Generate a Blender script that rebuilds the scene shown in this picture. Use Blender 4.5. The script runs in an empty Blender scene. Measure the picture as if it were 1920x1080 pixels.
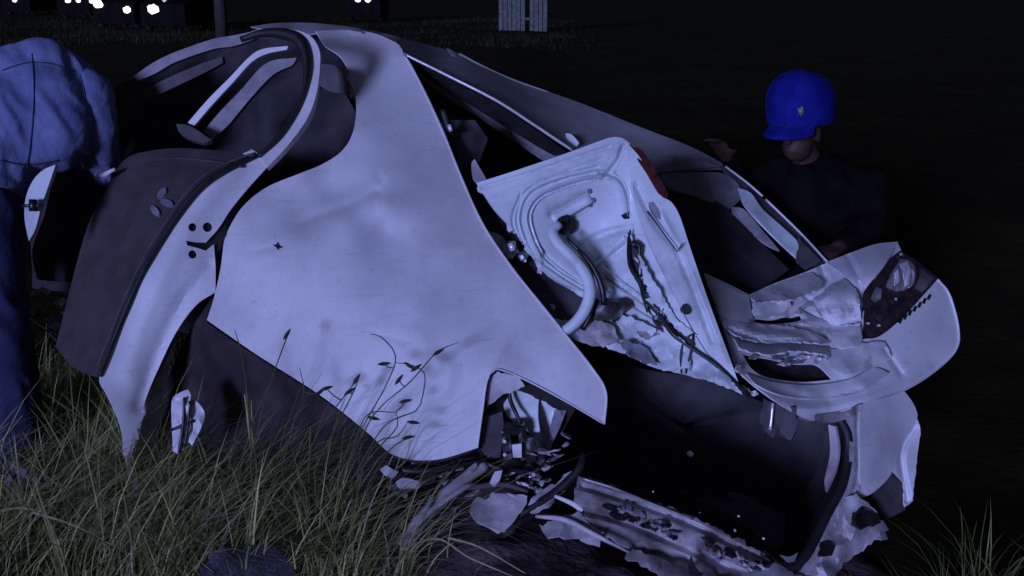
import bpy, bmesh, math, random
import numpy as np
from mathutils import Vector, Matrix, noise
from mathutils.geometry import delaunay_2d_cdt

random.seed(7)
SC = bpy.context.scene
COL = SC.collection

# ------------------------------------------------------------------ camera, sky, sun, exposure
PITCH = math.radians(15.2)
CAM_H = 1.6
FOC = 2059.0                     # focal length in photograph pixels (1920 wide)
cam_data = bpy.data.cameras.new('camera')
cam = bpy.data.objects.new('camera', cam_data)
COL.objects.link(cam)
cam.location = (0, 0, CAM_H)
cam.rotation_euler = (math.radians(90) - PITCH, 0, 0)
cam_data.sensor_width = 36.0
cam_data.lens = 36.0 * FOC / 1920.0
cam_data.clip_start = 0.05
cam_data.clip_end = 3000
SC.camera = cam

SUN_EL = math.radians(8)        # low bluish light from behind the photographer's left shoulder
SUN_AZ = math.radians(204)       # compass bearing it comes from (0 = +Y, clockwise)
sun_data = bpy.data.lights.new('sun', 'SUN')
sun = bpy.data.objects.new('sun', sun_data)
COL.objects.link(sun)
sun_data.energy = 2.7
sun_data.angle = math.radians(10)
sun_data.color = (0.355, 0.42, 1.0)
sdir = Vector((math.sin(SUN_AZ) * math.cos(SUN_EL), math.cos(SUN_AZ) * math.cos(SUN_EL), math.sin(SUN_EL)))
sun.rotation_euler = sdir.to_track_quat('Z', 'Y').to_euler()

world = bpy.data.worlds.new('World')
SC.world = world
world.use_nodes = True
wn = world.node_tree
wn.nodes.clear()
wo = wn.nodes.new('ShaderNodeOutputWorld')
wb = wn.nodes.new('ShaderNodeBackground')
ws = wn.nodes.new('ShaderNodeTexSky')
ws.sky_type = 'NISHITA'
ws.sun_disc = False
ws.sun_elevation = SUN_EL
ws.sun_rotation = SUN_AZ
wm = wn.nodes.new('ShaderNodeMix')
wm.data_type = 'RGBA'
wm.blend_type = 'MULTIPLY'
wm.inputs[0].default_value = 1.0
wm.inputs[7].default_value = (0.45, 0.42, 0.75, 1)
wn.links.new(ws.outputs[0], wm.inputs[6])
wn.links.new(wm.outputs[2], wb.inputs[0])
wb.inputs[1].default_value = 0.026
wn.links.new(wb.outputs[0], wo.inputs[0])

SC.view_settings.view_transform = 'Standard'
SC.view_settings.look = 'None'
SC.view_settings.exposure = 0.0
SC.view_settings.gamma = 1.0
SC.view_settings.use_curve_mapping = False

# ------------------------------------------------------------------ helpers
FWD = Vector((0, math.cos(PITCH), -math.sin(PITCH)))
UPV = Vector((0, math.sin(PITCH), math.cos(PITCH)))
CAMP = Vector((0, 0, CAM_H))

def P(px, py, d):
    """photograph pixel and distance along the lens axis -> point in the place"""
    return CAMP + FWD * d + Vector((1, 0, 0)) * ((px - 960) / FOC * d) + UPV * (-(py - 540) / FOC * d)

def ground_h(x, y):
    def ss(a, b, t):
        t = max(0.0, min(1.0, (t - a) / (b - a)))
        return t * t * (3 - 2 * t)
    dip = -0.36 * ss(-0.2, 1.3, x) * (1 - 0.8 * ss(5.5, 9.0, y))
    rough = 0.035 * noise.noise(Vector((x * 1.7, y * 1.7, 3.1))) + 0.012 * noise.noise(Vector((x * 6, y * 6, 1.0)))
    near = 1 - ss(12, 30, math.hypot(x, y))
    return dip + rough * near

_base = {}
def root_base(o):
    while o.parent is not None:
        o = o.parent
    return _base.get(o.name, Vector((0, 0, 0)))

def thing(name, base, label, cat, group=None):
    o = bpy.data.objects.new(name, None)
    COL.objects.link(o)
    o.empty_display_size = 0.1
    o.location = base
    _base[o.name] = Vector(base)
    o['label'] = label
    o['category'] = cat
    if group:
        o['group'] = group
    return o

def tag(o, label=None, cat=None, group=None, kind=None):
    if label: o['label'] = label
    if cat: o['category'] = cat
    if group: o['group'] = group
    if kind: o['kind'] = kind
    return o

def mesh_obj(name, verts, faces, mat, parent=None, smooth=True, base=None):
    b = root_base(parent) if parent is not None else (Vector(base) if base is not None else Vector((0, 0, 0)))
    me = bpy.data.meshes.new(name)
    me.from_pydata([(v[0] - b[0], v[1] - b[1], v[2] - b[2]) for v in verts], [], faces)
    me.update()
    if smooth:
        me.polygons.foreach_set('use_smooth', [True] * len(me.polygons))
    if mat is not None:
        me.materials.append(mat)
    o = bpy.data.objects.new(name, me)
    COL.objects.link(o)
    if parent is not None:
        o.parent = parent
    elif base is not None:
        o.location = base
    return o

def catmull(pts, step, closed=False, corner=48.0):
    """resample a polyline of (x, y[, d]) with a Catmull-Rom curve, keeping sharp corners sharp"""
    pts = [np.array(p, float) for p in pts]
    n = len(pts)
    def tang(i):
        if closed:
            a, b = pts[(i - 1) % n], pts[(i + 1) % n]
        else:
            a, b = pts[max(i - 1, 0)], pts[min(i + 1, n - 1)]
        return (b - a) * 0.5
    def is_corner(i):
        if not closed and i in (0, n - 1):
            return True
        u = pts[i][:2] - pts[(i - 1) % n][:2]
        v = pts[(i + 1) % n][:2] - pts[i][:2]
        c = np.dot(u, v) / (np.linalg.norm(u) * np.linalg.norm(v) + 1e-9)
        return math.degrees(math.acos(max(-1, min(1, c)))) > corner
    cor = [is_corner(i) for i in range(n)]
    out = []
    for i in range(n if closed else n - 1):
        j = (i + 1) % n
        p0, p1 = pts[i], pts[j]
        seg = p1 - p0
        L = np.linalg.norm(seg[:2])
        t0 = seg if cor[i] else tang(i)
        t1 = seg if cor[j] else tang(j)
        for t_ in (t0, t1):
            m = np.linalg.norm(t_[:2])
            if m > 1.2 * L and m > 0:
                t_ *= 1.2 * L / m
        k = max(1, int(round(L / step)))
        for s in range(k):
            t = s / k
            h00 = 2*t**3 - 3*t**2 + 1; h10 = t**3 - 2*t**2 + t
            h01 = -2*t**3 + 3*t**2; h11 = t**3 - t**2
            out.append(h00 * p0 + h10 * t0 + h01 * p1 + h11 * t1)
    if not closed:
        out.append(pts[-1])
    return out

def tps(ctrl, reg=1e-4):
    c = np.array(ctrl, float)
    xy = c[:, :2] / 500.0
    n = len(c)
    if n < 3 or np.linalg.matrix_rank(np.c_[np.ones(n), xy]) < 3:
        m = float(c[:, 2].mean())
        return lambda x, y: m
    def ker(r2):
        return 0.5 * r2 * np.log(r2 + 1e-12)
    d2 = ((xy[:, None] - xy[None]) ** 2).sum(-1)
    K = ker(d2) + np.eye(n) * reg
    Pm = np.c_[np.ones(n), xy]
    A = np.block([[K, Pm], [Pm.T, np.zeros((3, 3))]])
    w = np.linalg.solve(A, np.r_[c[:, 2], np.zeros(3)])
    def f(x, y):
        q = np.array([x, y]) / 500.0
        return float(ker(((xy - q) ** 2).sum(-1)) @ w[:n] + w[n] + w[n + 1] * q[0] + w[n + 2] * q[1])
    return f

def inside(poly, x, y):
    """points (scalars or arrays) inside a polygon"""
    q = np.asarray([p[:2] for p in poly], float)
    x = np.atleast_1d(np.asarray(x, float)); y = np.atleast_1d(np.asarray(y, float))
    xi, yi = q[:, 0][:, None], q[:, 1][:, None]
    xj, yj = np.roll(q[:, 0], 1)[:, None], np.roll(q[:, 1], 1)[:, None]
    hit = ((yi > y) != (yj > y)) & (x < (xj - xi) * (y - yi) / (yj - yi + 1e-12) + xi)
    return hit.sum(0) % 2 == 1

def seg_dist_many(poly, x, y):
    q = np.asarray(poly, float)
    a, b = q[:-1], q[1:]
    d = b - a
    L = (d * d).sum(1) + 1e-9
    t = np.clip(((x[None] - a[:, 0:1]) * d[:, 0:1] + (y[None] - a[:, 1:2]) * d[:, 1:2]) / L[:, None], 0, 1)
    return np.sqrt((x[None] - a[:, 0:1] - t * d[:, 0:1]) ** 2 + (y[None] - a[:, 1:2] - t * d[:, 1:2]) ** 2).min(0)

def seg_dist(poly, x, y):
    best = 1e9
    for (x0, y0), (x1, y1) in zip(poly[:-1], poly[1:]):
        dx, dy = x1 - x0, y1 - y0
        t = max(0, min(1, ((x - x0) * dx + (y - y0) * dy) / (dx * dx + dy * dy + 1e-9)))
        best = min(best, math.hypot(x - x0 - t * dx, y - y0 - t * dy))
    return best

def _hash(i, j, s):
    v = math.sin(i * 127.1 + j * 311.7 + s * 74.7) * 43758.5453
    return (v - math.floor(v)) * 2 - 1

def facet(x, y, seed=0.0):
    """random heights on a triangle lattice, flat in between: sharp folds"""
    wx = 0.3 * noise.noise(Vector((x * 0.45, y * 0.45, seed))); wy = 0.3 * noise.noise(Vector((x * 0.45 + 7, y * 0.45, seed)))
    x += wx; y += wy
    s = (x + y) * 0.36602540378
    i, j = math.floor(x + s), math.floor(y + s)
    fx, fy = x + s - i, y + s - j
    if fx > fy:
        return (1 - fx) * _hash(i, j, seed) + (fx - fy) * _hash(i + 1, j, seed) + fy * _hash(i + 1, j + 1, seed)
    return (1 - fy) * _hash(i, j, seed) + (fy - fx) * _hash(i, j + 1, seed) + fx * _hash(i + 1, j + 1, seed)

def rd(pts):
    """the near roof corner lies further back: the whole body is rolled away"""
    return [(p[0], p[1], p[2] + 0.35 * max(0, min(1, (1380 - p[0]) / 600))) + tuple(p[3:]) if len(p) > 2 else p for p in pts]

def ridge(x, y, s, seed=0.0):
    """creased metal: sharp folds between flat facets, about -1..1"""
    return 0.85 * facet(x / s, y / s, seed) + 0.2 * facet(x / s * 2.3 + 5, y / s * 2.3, seed + 3.3)

def crumple(amp, s, seed=0.0):
    return lambda x, y: amp * ridge(x, y, s, seed)

def wavy(amp, s, seed=0.0):
    return lambda x, y: amp * noise.noise(Vector((x / s, y / s, seed)))

def sheet(name, outline, mat, parent=None, ctrl=(), res=12, thick=0.003, holes=(), bump=None, grooves=(), base=None, depth=None, off=0.0, smooth=True, corner=48.0, sharp=26.0, jag=0.0):
    """a pressed panel: outline as seen, its own distance at every point, curved, creased and with thickness"""
    known = [p[:3] for p in outline if len(p) > 2] + [p[:3] for p in ctrl]
    f0 = depth if depth is not None else tps(known)
    o2 = [p[:2] for p in outline]
    grooves = [([tuple(q) for q in catmull(gl, 5, corner=100)], w, a) for gl, w, a in grooves]
    def f(x, y):
        d = f0(x, y) + off
        if bump: d += bump(x, y)
        for gl, w, a in grooves:
            r = seg_dist(gl, x, y) / w
            if r < 3: d += a * math.exp(-r * r)
        return d
    loop = catmull(o2, res, closed=True, corner=corner)
    if jag:
        jr = random.Random(int(loop[0][0] * 7 + loop[0][1]))
        loop = [p + np.array([jr.gauss(0, jag), jr.gauss(0, jag)]) for p in loop]
    hl = [catmull(h, max(3, res * 0.5), closed=True, corner=100) for h in holes]
    pts = [(float(p[0]), float(p[1])) for p in loop]
    edges = [(i, (i + 1) % len(pts)) for i in range(len(pts))]
    for h in hl:
        s = len(pts)
        pts += [(float(p[0]), float(p[1])) for p in h]
        edges += [(s + i, s + (i + 1) % len(h)) for i in range(len(h))]
    xs = [p[0] for p in loop]; ys = [p[1] for p in loop]
    rnd = random.Random(len(pts))
    closed_loop = [tuple(p) for p in pts[:len(loop)]] + [tuple(pts[0])]
    gx, gy = [], []
    y, row = min(ys), 0
    while y < max(ys):
        x = min(xs) + (res * 0.5 if row % 2 else 0)
        while x < max(xs):
            gx.append(x + rnd.uniform(-.15, .15) * res); gy.append(y + rnd.uniform(-.15, .15) * res)
            x += res
        y += res * 0.87
        row += 1
    if gx:
        gx = np.array(gx); gy = np.array(gy)
        fine = [(gl, w) for gl, w, a in grooves if w < res * 1.4]
        for gl, w in fine:                            # follow pressed lines with rows of their own
            ok = seg_dist_many(gl, gx, gy) > 1.9 * w
            gx, gy = gx[ok], gy[ok]
        rows = []
        for gl, w in fine:
            g_ = np.array(gl)
            tn = np.gradient(g_, axis=0); tn /= np.linalg.norm(tn, axis=1)[:, None] + 1e-9
            nr = np.c_[-tn[:, 1], tn[:, 0]]
            for o_ in (-1.7, -0.95, -0.45, 0, 0.45, 0.95, 1.7):
                cand = g_ + nr * o_ * w
                if rows:
                    al = np.concatenate(rows)
                    dd = np.sqrt(((cand[:, None] - al[None]) ** 2).sum(-1)).min(1)
                    cand = cand[dd > 1.1]
                if len(cand): rows.append(cand)
        if rows:
            al = np.concatenate(rows); gx = np.r_[gx, al[:, 0]]; gy = np.r_[gy, al[:, 1]]
        ok = inside(closed_loop[:-1], gx, gy)
        gx, gy = gx[ok], gy[ok]
        if len(gx):
            ok = seg_dist_many(closed_loop, gx, gy) > min(2.0, res * 0.45)
            for h in hl: ok &= ~inside(h, gx, gy)
            pts += [(float(a), float(b)) for a, b in zip(gx[ok], gy[ok])]
    r = delaunay_2d_cdt([Vector(p) for p in pts], edges, [], 0, 1e-4)
    V2 = r[0]
    tris = []
    outer = [tuple(p[:2]) for p in loop]
    cxs = np.array([sum(V2[i][0] for i in t) / len(t) for t in r[2]]); cys = np.array([sum(V2[i][1] for i in t) / len(t) for t in r[2]])
    keep = inside(outer, cxs, cys)
    for h in hl: keep &= ~inside(h, cxs, cys)
    for t, k_ in zip(r[2], keep):
        if k_:
            a, b, c = (V2[i] for i in t[:3])
            cr = (b[0] - a[0]) * (c[1] - a[1]) - (b[1] - a[1]) * (c[0] - a[0])
            tris.append(tuple(t) if cr < 0 else tuple(reversed(t)))   # pixel y points down: face the viewer
    W = [P(v[0], v[1], f(v[0], v[1])) for v in V2]
    N = [Vector((0, 0, 0)) for _ in W]
    for t in tris:
        nn = (W[t[1]] - W[t[0]]).cross(W[t[2]] - W[t[0]])
        for i in t: N[i] += nn
    for n_ in N:
        if n_.length > 0: n_.normalize()
    back = [w - n_ * thick for w, n_ in zip(W, N)]
    nv = len(W)
    verts = list(W) + back
    faces = list(tris) + [tuple(i + nv for i in reversed(t)) for t in tris]
    cnt = {}
    for t in tris:
        for a, b in ((t[0], t[1]), (t[1], t[2]), (t[2], t[0])):
            cnt[(a, b)] = cnt.get((a, b), 0) + 1
    for (a, b) in list(cnt):
        if (b, a) not in cnt:
            k = len(verts)
            verts += [W[a], W[b], back[b], back[a]]
            faces.append((k + 1, k, k + 3, k + 2))
    o = mesh_obj(name, verts, faces, mat, parent, smooth, base)
    o.data.set_sharp_from_angle(angle=math.radians(sharp))
    return o, f

def tube(name, pts, rpx, mat, parent=None, n=8, step=10, base=None, cap=True, flat=1.0, metres=False):
    """a bent tube or cable; radius in photograph pixels at its distance (or metres)"""
    rs = rpx if isinstance(rpx, (list, tuple)) else [rpx] * len(pts)
    if metres:
        q = [Vector(p) for p in pts]; rr = list(rs)
    else:
        c = catmull([(p[0], p[1], p[2], r) for p, r in zip(pts, rs)], step, corner=100)
        q = [P(p[0], p[1], p[2]) for p in c]
        rr = [p[3] * p[2] / FOC for p in c]
    verts, faces = [], []
    up = None
    for i, p in enumerate(q):
        t = (q[min(i + 1, len(q) - 1)] - q[max(i - 1, 0)]).normalized()
        if up is None:
            up = t.orthogonal().normalized() if abs(t.dot(FWD)) > 0.9 else (FWD - t * FWD.dot(t)).normalized()
        up = (up - t * up.dot(t)).normalized()
        s = t.cross(up)
        for k in range(n):
            a = 2 * math.pi * k / n
            verts.append(p + (s * math.cos(a) + up * math.sin(a) * flat) * rr[i])
    for i in range(len(q) - 1):
        for k in range(n):
            a, b = i * n + k, i * n + (k + 1) % n
            faces.append((a, b, b + n, a + n))
    if cap:
        faces.append(tuple(reversed(range(n))))
        faces.append(tuple(range((len(q) - 1) * n, len(q) * n)))
    return mesh_obj(name, verts, faces, mat, parent, True, base)

def circle(cx, cy, r, n=14, ry=None, rot=0):
    ry = ry or r
    return [(cx + r * math.cos(a) * math.cos(rot) - ry * math.sin(a) * math.sin(rot), cy + r * math.cos(a) * math.sin(rot) + ry * math.sin(a) * math.cos(rot)) for a in [2 * math.pi * k / n for k in range(n)]]

def box_mesh(lo, hi):
    x0, y0, z0 = lo; x1, y1, z1 = hi
    v = [(x0, y0, z0), (x1, y0, z0), (x1, y1, z0), (x0, y1, z0), (x0, y0, z1), (x1, y0, z1), (x1, y1, z1), (x0, y1, z1)]
    f = [(0, 3, 2, 1), (4, 5, 6, 7), (0, 1, 5, 4), (1, 2, 6, 5), (2, 3, 7, 6), (3, 0, 4, 7)]
    return v, f

# ------------------------------------------------------------------ materials
def mat_new(name):
    m = bpy.data.materials.new(name)
    m.use_nodes = True
    nt = m.node_tree
    return m, nt, nt.nodes['Principled BSDF']

def mottled(name, c1, c2, rough=0.6, scale=6.0, metal=0.0, bump=0.0, bump_scale=60.0, rvar=0.0, spec=0.5, coat=0.0, dirt=None, dirt_lo=0.52, dirt_hi=0.72, dirt_scale=2.2, detail=6.0, scratch=0.0, specks=0.0):
    m, nt, b = mat_new(name)
    tc = nt.nodes.new('ShaderNodeTexCoord')
    n1 = nt.nodes.new('ShaderNodeTexNoise'); n1.inputs['Scale'].default_value = scale; n1.inputs['Detail'].default_value = detail
    nt.links.new(tc.outputs['Object'], n1.inputs['Vector'])
    r = nt.nodes.new('ShaderNodeValToRGB')
    r.color_ramp.elements[0].position = 0.35; r.color_ramp.elements[0].color = (*c1, 1)
    r.color_ramp.elements[1].position = 0.65; r.color_ramp.elements[1].color = (*c2, 1)
    nt.links.new(n1.outputs['Fac'], r.inputs['Fac'])
    col = r.outputs['Color']
    if dirt:
        n2 = nt.nodes.new('ShaderNodeTexNoise'); n2.inputs['Scale'].default_value = dirt_scale; n2.inputs['Detail'].default_value = 9; n2.inputs['Roughness'].default_value = 0.65
        nt.links.new(tc.outputs['Object'], n2.inputs['Vector'])
        r2 = nt.nodes.new('ShaderNodeMapRange'); r2.inputs[1].default_value = dirt_lo; r2.inputs[2].default_value = dirt_hi; r2.inputs[3].default_value = 0; r2.inputs[4].default_value = 0.85
        nt.links.new(n2.outputs['Fac'], r2.inputs[0])
        mx = nt.nodes.new('ShaderNodeMix'); mx.data_type = 'RGBA'
        nt.links.new(r2.outputs[0], mx.inputs[0]); nt.links.new(col, mx.inputs[6]); mx.inputs[7].default_value = (*dirt, 1)
        col = mx.outputs[2]
    if scratch:
        mp = nt.nodes.new('ShaderNodeMapping'); mp.inputs['Rotation'].default_value = (0.3, 0.5, 0.4); mp.inputs['Scale'].default_value = (3.0, 3.0, 70.0)
        nt.links.new(tc.outputs['Object'], mp.inputs['Vector'])
        n4 = nt.nodes.new('ShaderNodeTexNoise'); n4.inputs['Scale'].default_value = 1.6; n4.inputs['Detail'].default_value = 7; n4.inputs['Roughness'].default_value = 0.7
        nt.links.new(mp.outputs[0], n4.inputs['Vector'])
        r4 = nt.nodes.new('ShaderNodeMapRange'); r4.inputs[1].default_value = 0.60; r4.inputs[2].default_value = 0.74; r4.inputs[3].default_value = 0; r4.inputs[4].default_value = scratch
        nt.links.new(n4.outputs['Fac'], r4.inputs[0])
        m4 = nt.nodes.new('ShaderNodeMix'); m4.data_type = 'RGBA'
        nt.links.new(r4.outputs[0], m4.inputs[0]); nt.links.new(col, m4.inputs[6]); m4.inputs[7].default_value = (0.24, 0.23, 0.23, 1)
        col = m4.outputs[2]
    if specks:
        n5 = nt.nodes.new('ShaderNodeTexNoise'); n5.inputs['Scale'].default_value = 55; n5.inputs['Detail'].default_value = 8; n5.inputs['Roughness'].default_value = 0.75
        nt.links.new(tc.outputs['Object'], n5.inputs['Vector'])
        r5 = nt.nodes.new('ShaderNodeMapRange'); r5.inputs[1].default_value = 0.57; r5.inputs[2].default_value = 0.70; r5.inputs[3].default_value = 0; r5.inputs[4].default_value = specks
        nt.links.new(n5.outputs['Fac'], r5.inputs[0])
        m5 = nt.nodes.new('ShaderNodeMix'); m5.data_type = 'RGBA'
        nt.links.new(r5.outputs[0], m5.inputs[0]); nt.links.new(col, m5.inputs[6]); m5.inputs[7].default_value = (0.16, 0.13, 0.12, 1)
        col = m5.outputs[2]
    nt.links.new(col, b.inputs['Base Color'])
    b.inputs['Metallic'].default_value = metal
    b.inputs['Specular IOR Level'].default_value = spec
    b.inputs['Coat Weight'].default_value = coat
    if rvar:
        mr = nt.nodes.new('ShaderNodeMapRange'); mr.inputs[3].default_value = max(0.02, rough - rvar); mr.inputs[4].default_value = rough + rvar
        nt.links.new(n1.outputs['Fac'], mr.inputs[0]); nt.links.new(mr.outputs[0], b.inputs['Roughness'])
    else:
        b.inputs['Roughness'].default_value = rough
    if bump:
        n3 = nt.nodes.new('ShaderNodeTexNoise'); n3.inputs['Scale'].default_value = bump_scale; n3.inputs['Detail'].default_value = 5
        nt.links.new(tc.outputs['Object'], n3.inputs['Vector'])
        bp = nt.nodes.new('ShaderNodeBump'); bp.inputs['Strength'].default_value = bump; bp.inputs['Distance'].default_value = 0.01
        nt.links.new(n3.outputs['Fac'], bp.inputs['Height']); nt.links.new(bp.outputs[0], b.inputs['Normal'])
    return m

def glow(name, col, s):
    m, nt, b = mat_new(name)
    b.inputs['Base Color'].default_value = (0.8, 0.8, 0.8, 1)
    b.inputs['Emission Color'].default_value = (*col, 1)
    b.inputs['Emission Strength'].default_value = s
    return m

M = {}
M['paint'] = mottled('dusty white car paint', (0.66, 0.66, 0.66), (0.76, 0.76, 0.77), 0.58, 3.0, coat=0.0, rvar=0.08, spec=0.3, dirt=(0.36, 0.34, 0.34), dirt_lo=0.5, dirt_hi=0.85, scratch=0.45, specks=0.35)
M['scuffpaint'] = mottled('scuffed white paint', (0.5, 0.5, 0.5), (0.72, 0.72, 0.73), 0.5, 9.0, rvar=0.1, spec=0.35, dirt=(0.26, 0.25, 0.25), dirt_lo=0.56, dirt_hi=0.66, dirt_scale=12, scratch=0.6, specks=0.5)
M['shaded_roofpaint'] = mottled('shade-darkened dusty roof paint', (0.34, 0.33, 0.34), (0.50, 0.49, 0.5), 0.6, 4.0, coat=0.0, spec=0.25, rvar=0.1, dirt=(0.30, 0.27, 0.25), dirt_lo=0.45, dirt_hi=0.75)  # white paint darkened for the roof's shade, plus random dust
M['innerpaint'] = mottled('clean inner white paint', (0.60, 0.66, 0.67), (0.70, 0.76, 0.77), 0.45, 8.0, coat=0.05, spec=0.35, rvar=0.1, dirt=(0.30, 0.33, 0.34), dirt_lo=0.55, dirt_hi=0.75, dirt_scale=6, scratch=0.4, specks=0.3)
M['mudpaint'] = mottled('muddy white paint', (0.42, 0.39, 0.40), (0.66, 0.64, 0.66), 0.55, 7.0, rvar=0.1, dirt=(0.10, 0.075, 0.07), dirt_lo=0.42, dirt_hi=0.66, dirt_scale=6)
M['rubber'] = mottled('black rubber', (0.008, 0.008, 0.008), (0.016, 0.016, 0.017), 0.6, 20, bump=0.1)
M['plastic'] = mottled('black plastic', (0.010, 0.010, 0.011), (0.022, 0.021, 0.022), 0.4, 14, rvar=0.1)
M['cabin'] = mottled('dark cabin cloth', (0.024, 0.023, 0.026), (0.055, 0.050, 0.053), 0.9, 9, spec=0.25)
M['felt'] = mottled('black boot felt', (0.045, 0.045, 0.05), (0.085, 0.078, 0.084), 0.95, 9, spec=0.15, dirt=(0.11, 0.07, 0.066), dirt_lo=0.55, dirt_hi=0.8, dirt_scale=3)
M['trim'] = mottled('grey door trim', (0.052, 0.046, 0.048), (0.072, 0.064, 0.066), 0.85, 12, spec=0.15, bump=0.25, bump_scale=300, dirt=(0.06, 0.05, 0.05))
M['headliner'] = mottled('grey headliner cloth', (0.22, 0.21, 0.23), (0.32, 0.31, 0.33), 0.9, 20, spec=0.2, bump=0.2, bump_scale=200)
M['headdark'] = mottled('dark grey cabin plastic', (0.07, 0.065, 0.07), (0.11, 0.10, 0.11), 0.8, 18, spec=0.3)
M['chrome'] = mottled('scratched chrome', (0.75, 0.76, 0.78), (0.9, 0.9, 0.92), 0.25, 30, metal=0.35, rvar=0.1)
M['alu'] = mottled('dull bare metal', (0.35, 0.35, 0.37), (0.6, 0.6, 0.62), 0.42, 25, metal=0.7, rvar=0.1)
M['mudplastic'] = mottled('brown muddy plastic', (0.022, 0.017, 0.018), (0.05, 0.04, 0.042), 0.85, 8, spec=0.2, bump=0.3, bump_scale=40)
M['redlens'] = mottled('dark red lamp plastic', (0.045, 0.012, 0.012), (0.10, 0.028, 0.024), 0.16, 40, rvar=0.06)
M['lampdark'] = mottled('smoked lamp housing', (0.022, 0.012, 0.015), (0.05, 0.028, 0.032), 0.12, 30, rvar=0.05, coat=0.8)
M['blue'] = mottled('blue overall cloth', (0.16, 0.185, 0.36), (0.23, 0.26, 0.46), 0.95, 7, spec=0.1, bump=0.35, bump_scale=45, dirt=(0.11, 0.13, 0.28), dirt_lo=0.5, dirt_hi=0.75, dirt_scale=8)
M['shaded_navy'] = mottled('blue cloth darkened for leg shade', (0.028, 0.032, 0.075), (0.045, 0.05, 0.11), 0.95, 7, spec=0.08, bump=0.35, bump_scale=45)  # shade on the legs put into the colour, darker than the jacket
M['cap'] = mottled('bright blue cap cloth', (0.004, 0.006, 0.15), (0.010, 0.014, 0.22), 0.85, 14, spec=0.15, bump=0.2, bump_scale=160)
M['dark'] = mottled('black jacket cloth', (0.004, 0.004, 0.004), (0.009, 0.008, 0.008), 1.0, 10, spec=0.02)
M['skin'] = mottled('brown skin', (0.045, 0.024, 0.017), (0.07, 0.038, 0.026), 0.6, 14, spec=0.3)
M['gold'] = mottled('gold thread', (0.22, 0.19, 0.08), (0.34, 0.30, 0.13), 0.6, 40)
M['eye'] = mottled('eye white', (0.5, 0.5, 0.5), (0.6, 0.6, 0.6), 0.2, 10)
M['hair'] = mottled('black hair', (0.008, 0.007, 0.006), (0.014, 0.012, 0.01), 0.8, 60, bump=0.5, bump_scale=200)
M['soil'] = mottled('dark trodden soil', (0.026, 0.023, 0.009), (0.045, 0.039, 0.014), 0.98, 3.0, spec=0.03, bump=0.8, bump_scale=18, dirt=(0.015, 0.013, 0.008), dirt_lo=0.45, dirt_hi=0.7, dirt_scale=0.35)
M['mud'] = mottled('wet purple brown mud', (0.15, 0.105, 0.115), (0.27, 0.20, 0.21), 0.75, 9, spec=0.3, bump=0.9, bump_scale=30)
M['chip'] = mottled('white broken plastic', (0.55, 0.55, 0.57), (0.75, 0.75, 0.77), 0.45, 12, dirt=(0.25, 0.22, 0.2))
M['greychip'] = mottled('grey broken plastic', (0.14, 0.14, 0.17), (0.24, 0.24, 0.28), 0.7, 14, bump=0.3)
M['dustcloth'] = mottled('grey blue dusty cloth', (0.085, 0.088, 0.11), (0.14, 0.144, 0.17), 0.95, 8, spec=0.1, bump=0.5, bump_scale=120)
M['fence'] = mottled('pale weathered board', (0.08, 0.09, 0.085), (0.15, 0.16, 0.15), 0.85, 6, spec=0.2, dirt=(0.14, 0.14, 0.13), bump=0.2)
M['post'] = mottled('dark wooden post', (0.02, 0.018, 0.014), (0.035, 0.03, 0.024), 0.9, 8)
M['carbody'] = mottled('dark vehicle paint', (0.006, 0.006, 0.006), (0.010, 0.010, 0.010), 0.9, 3, spec=0.03)
M['carglass'] = mottled('dark vehicle glass', (0.008, 0.008, 0.009), (0.01, 0.01, 0.012), 0.1, 3)
M['headlight'] = glow('lit headlight', (1.0, 0.98, 1.0), 5)
M['pinklight'] = glow('lit pinkish headlight', (1.0, 0.82, 0.95), 3.5)
M['bluelight'] = glow('lit blue beacon', (0.04, 0.04, 1.0), 3)
M['greylight'] = glow('faint far lamp', (0.35, 0.45, 0.55), 0.8)

# ------------------------------------------------------------------ ground
def make_ground():
    n = 190
    def ax(lo, hi, c):
        t = np.linspace(-1, 1, n)
        k = 7.5
        s = np.sinh(k * t) / math.sinh(k)
        return c + np.where(s < 0, s * (c - lo), s * (hi - c))
    X = ax(-700, 700, 0.2); Y = ax(-60, 1400, 3.4)
    verts = [(x, y, ground_h(x, y)) for y in Y for x in X]
    faces = [(j * n + i, j * n + i + 1, (j + 1) * n + i + 1, (j + 1) * n + i) for j in range(n - 1) for i in range(n - 1)]
    g = mesh_obj('ground', verts, faces, M['soil'])
    g['kind'] = 'structure'
make_ground()

def make_mud():
    pts = [(-0.42, 2.55), (0.3, 2.5), (1.1, 2.55), (1.35, 3.0), (1.25, 3.7), (0.6, 4.2), (-0.2, 4.0), (-0.75, 3.6), (-0.7, 3.0)]
    loop = [(p[0], p[1]) for p in catmull([(a * 100, b * 100) for a, b in pts], 6, closed=True, corner=170)]
    c = (30.0, 330.0)
    verts, faces = [], []
    rings = 16; k = len(loop)
    for r in range(rings + 1):
        t = 1 - r / rings
        for i, (x, y) in enumerate(loop):
            jx = 1 + 0.10 * noise.noise(Vector((i * 0.35, 2.2, 0)))
            wx = (c[0] + (x - c[0]) * t * jx) / 100; wy = (c[1] + (y - c[1]) * t * jx) / 100
            z = ground_h(wx, wy) + (0.008 if r else -0.02) + (0.03 * abs(noise.noise(Vector((wx * 7, wy * 7, 5)))) + 0.018 * abs(noise.noise(Vector((wx * 19, wy * 19, 8)))) if r else 0)
            verts.append((wx, wy, z))
    for r in range(rings):
        for i in range(k):
            a, b = r * k + i, r * k + (i + 1) % k
            faces.append((a, b, b + k, a + k))
    o = mesh_obj('churned_mud', verts, faces, M['mud'])
    o['kind'] = 'structure'
make_mud()

# ------------------------------------------------------------------ the wrecked car
car = thing('wrecked_car', (0.0, 3.9, 0.0), 'crushed white saloon car with torn rear end, boot ripped open, lying in grass', 'car')

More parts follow.
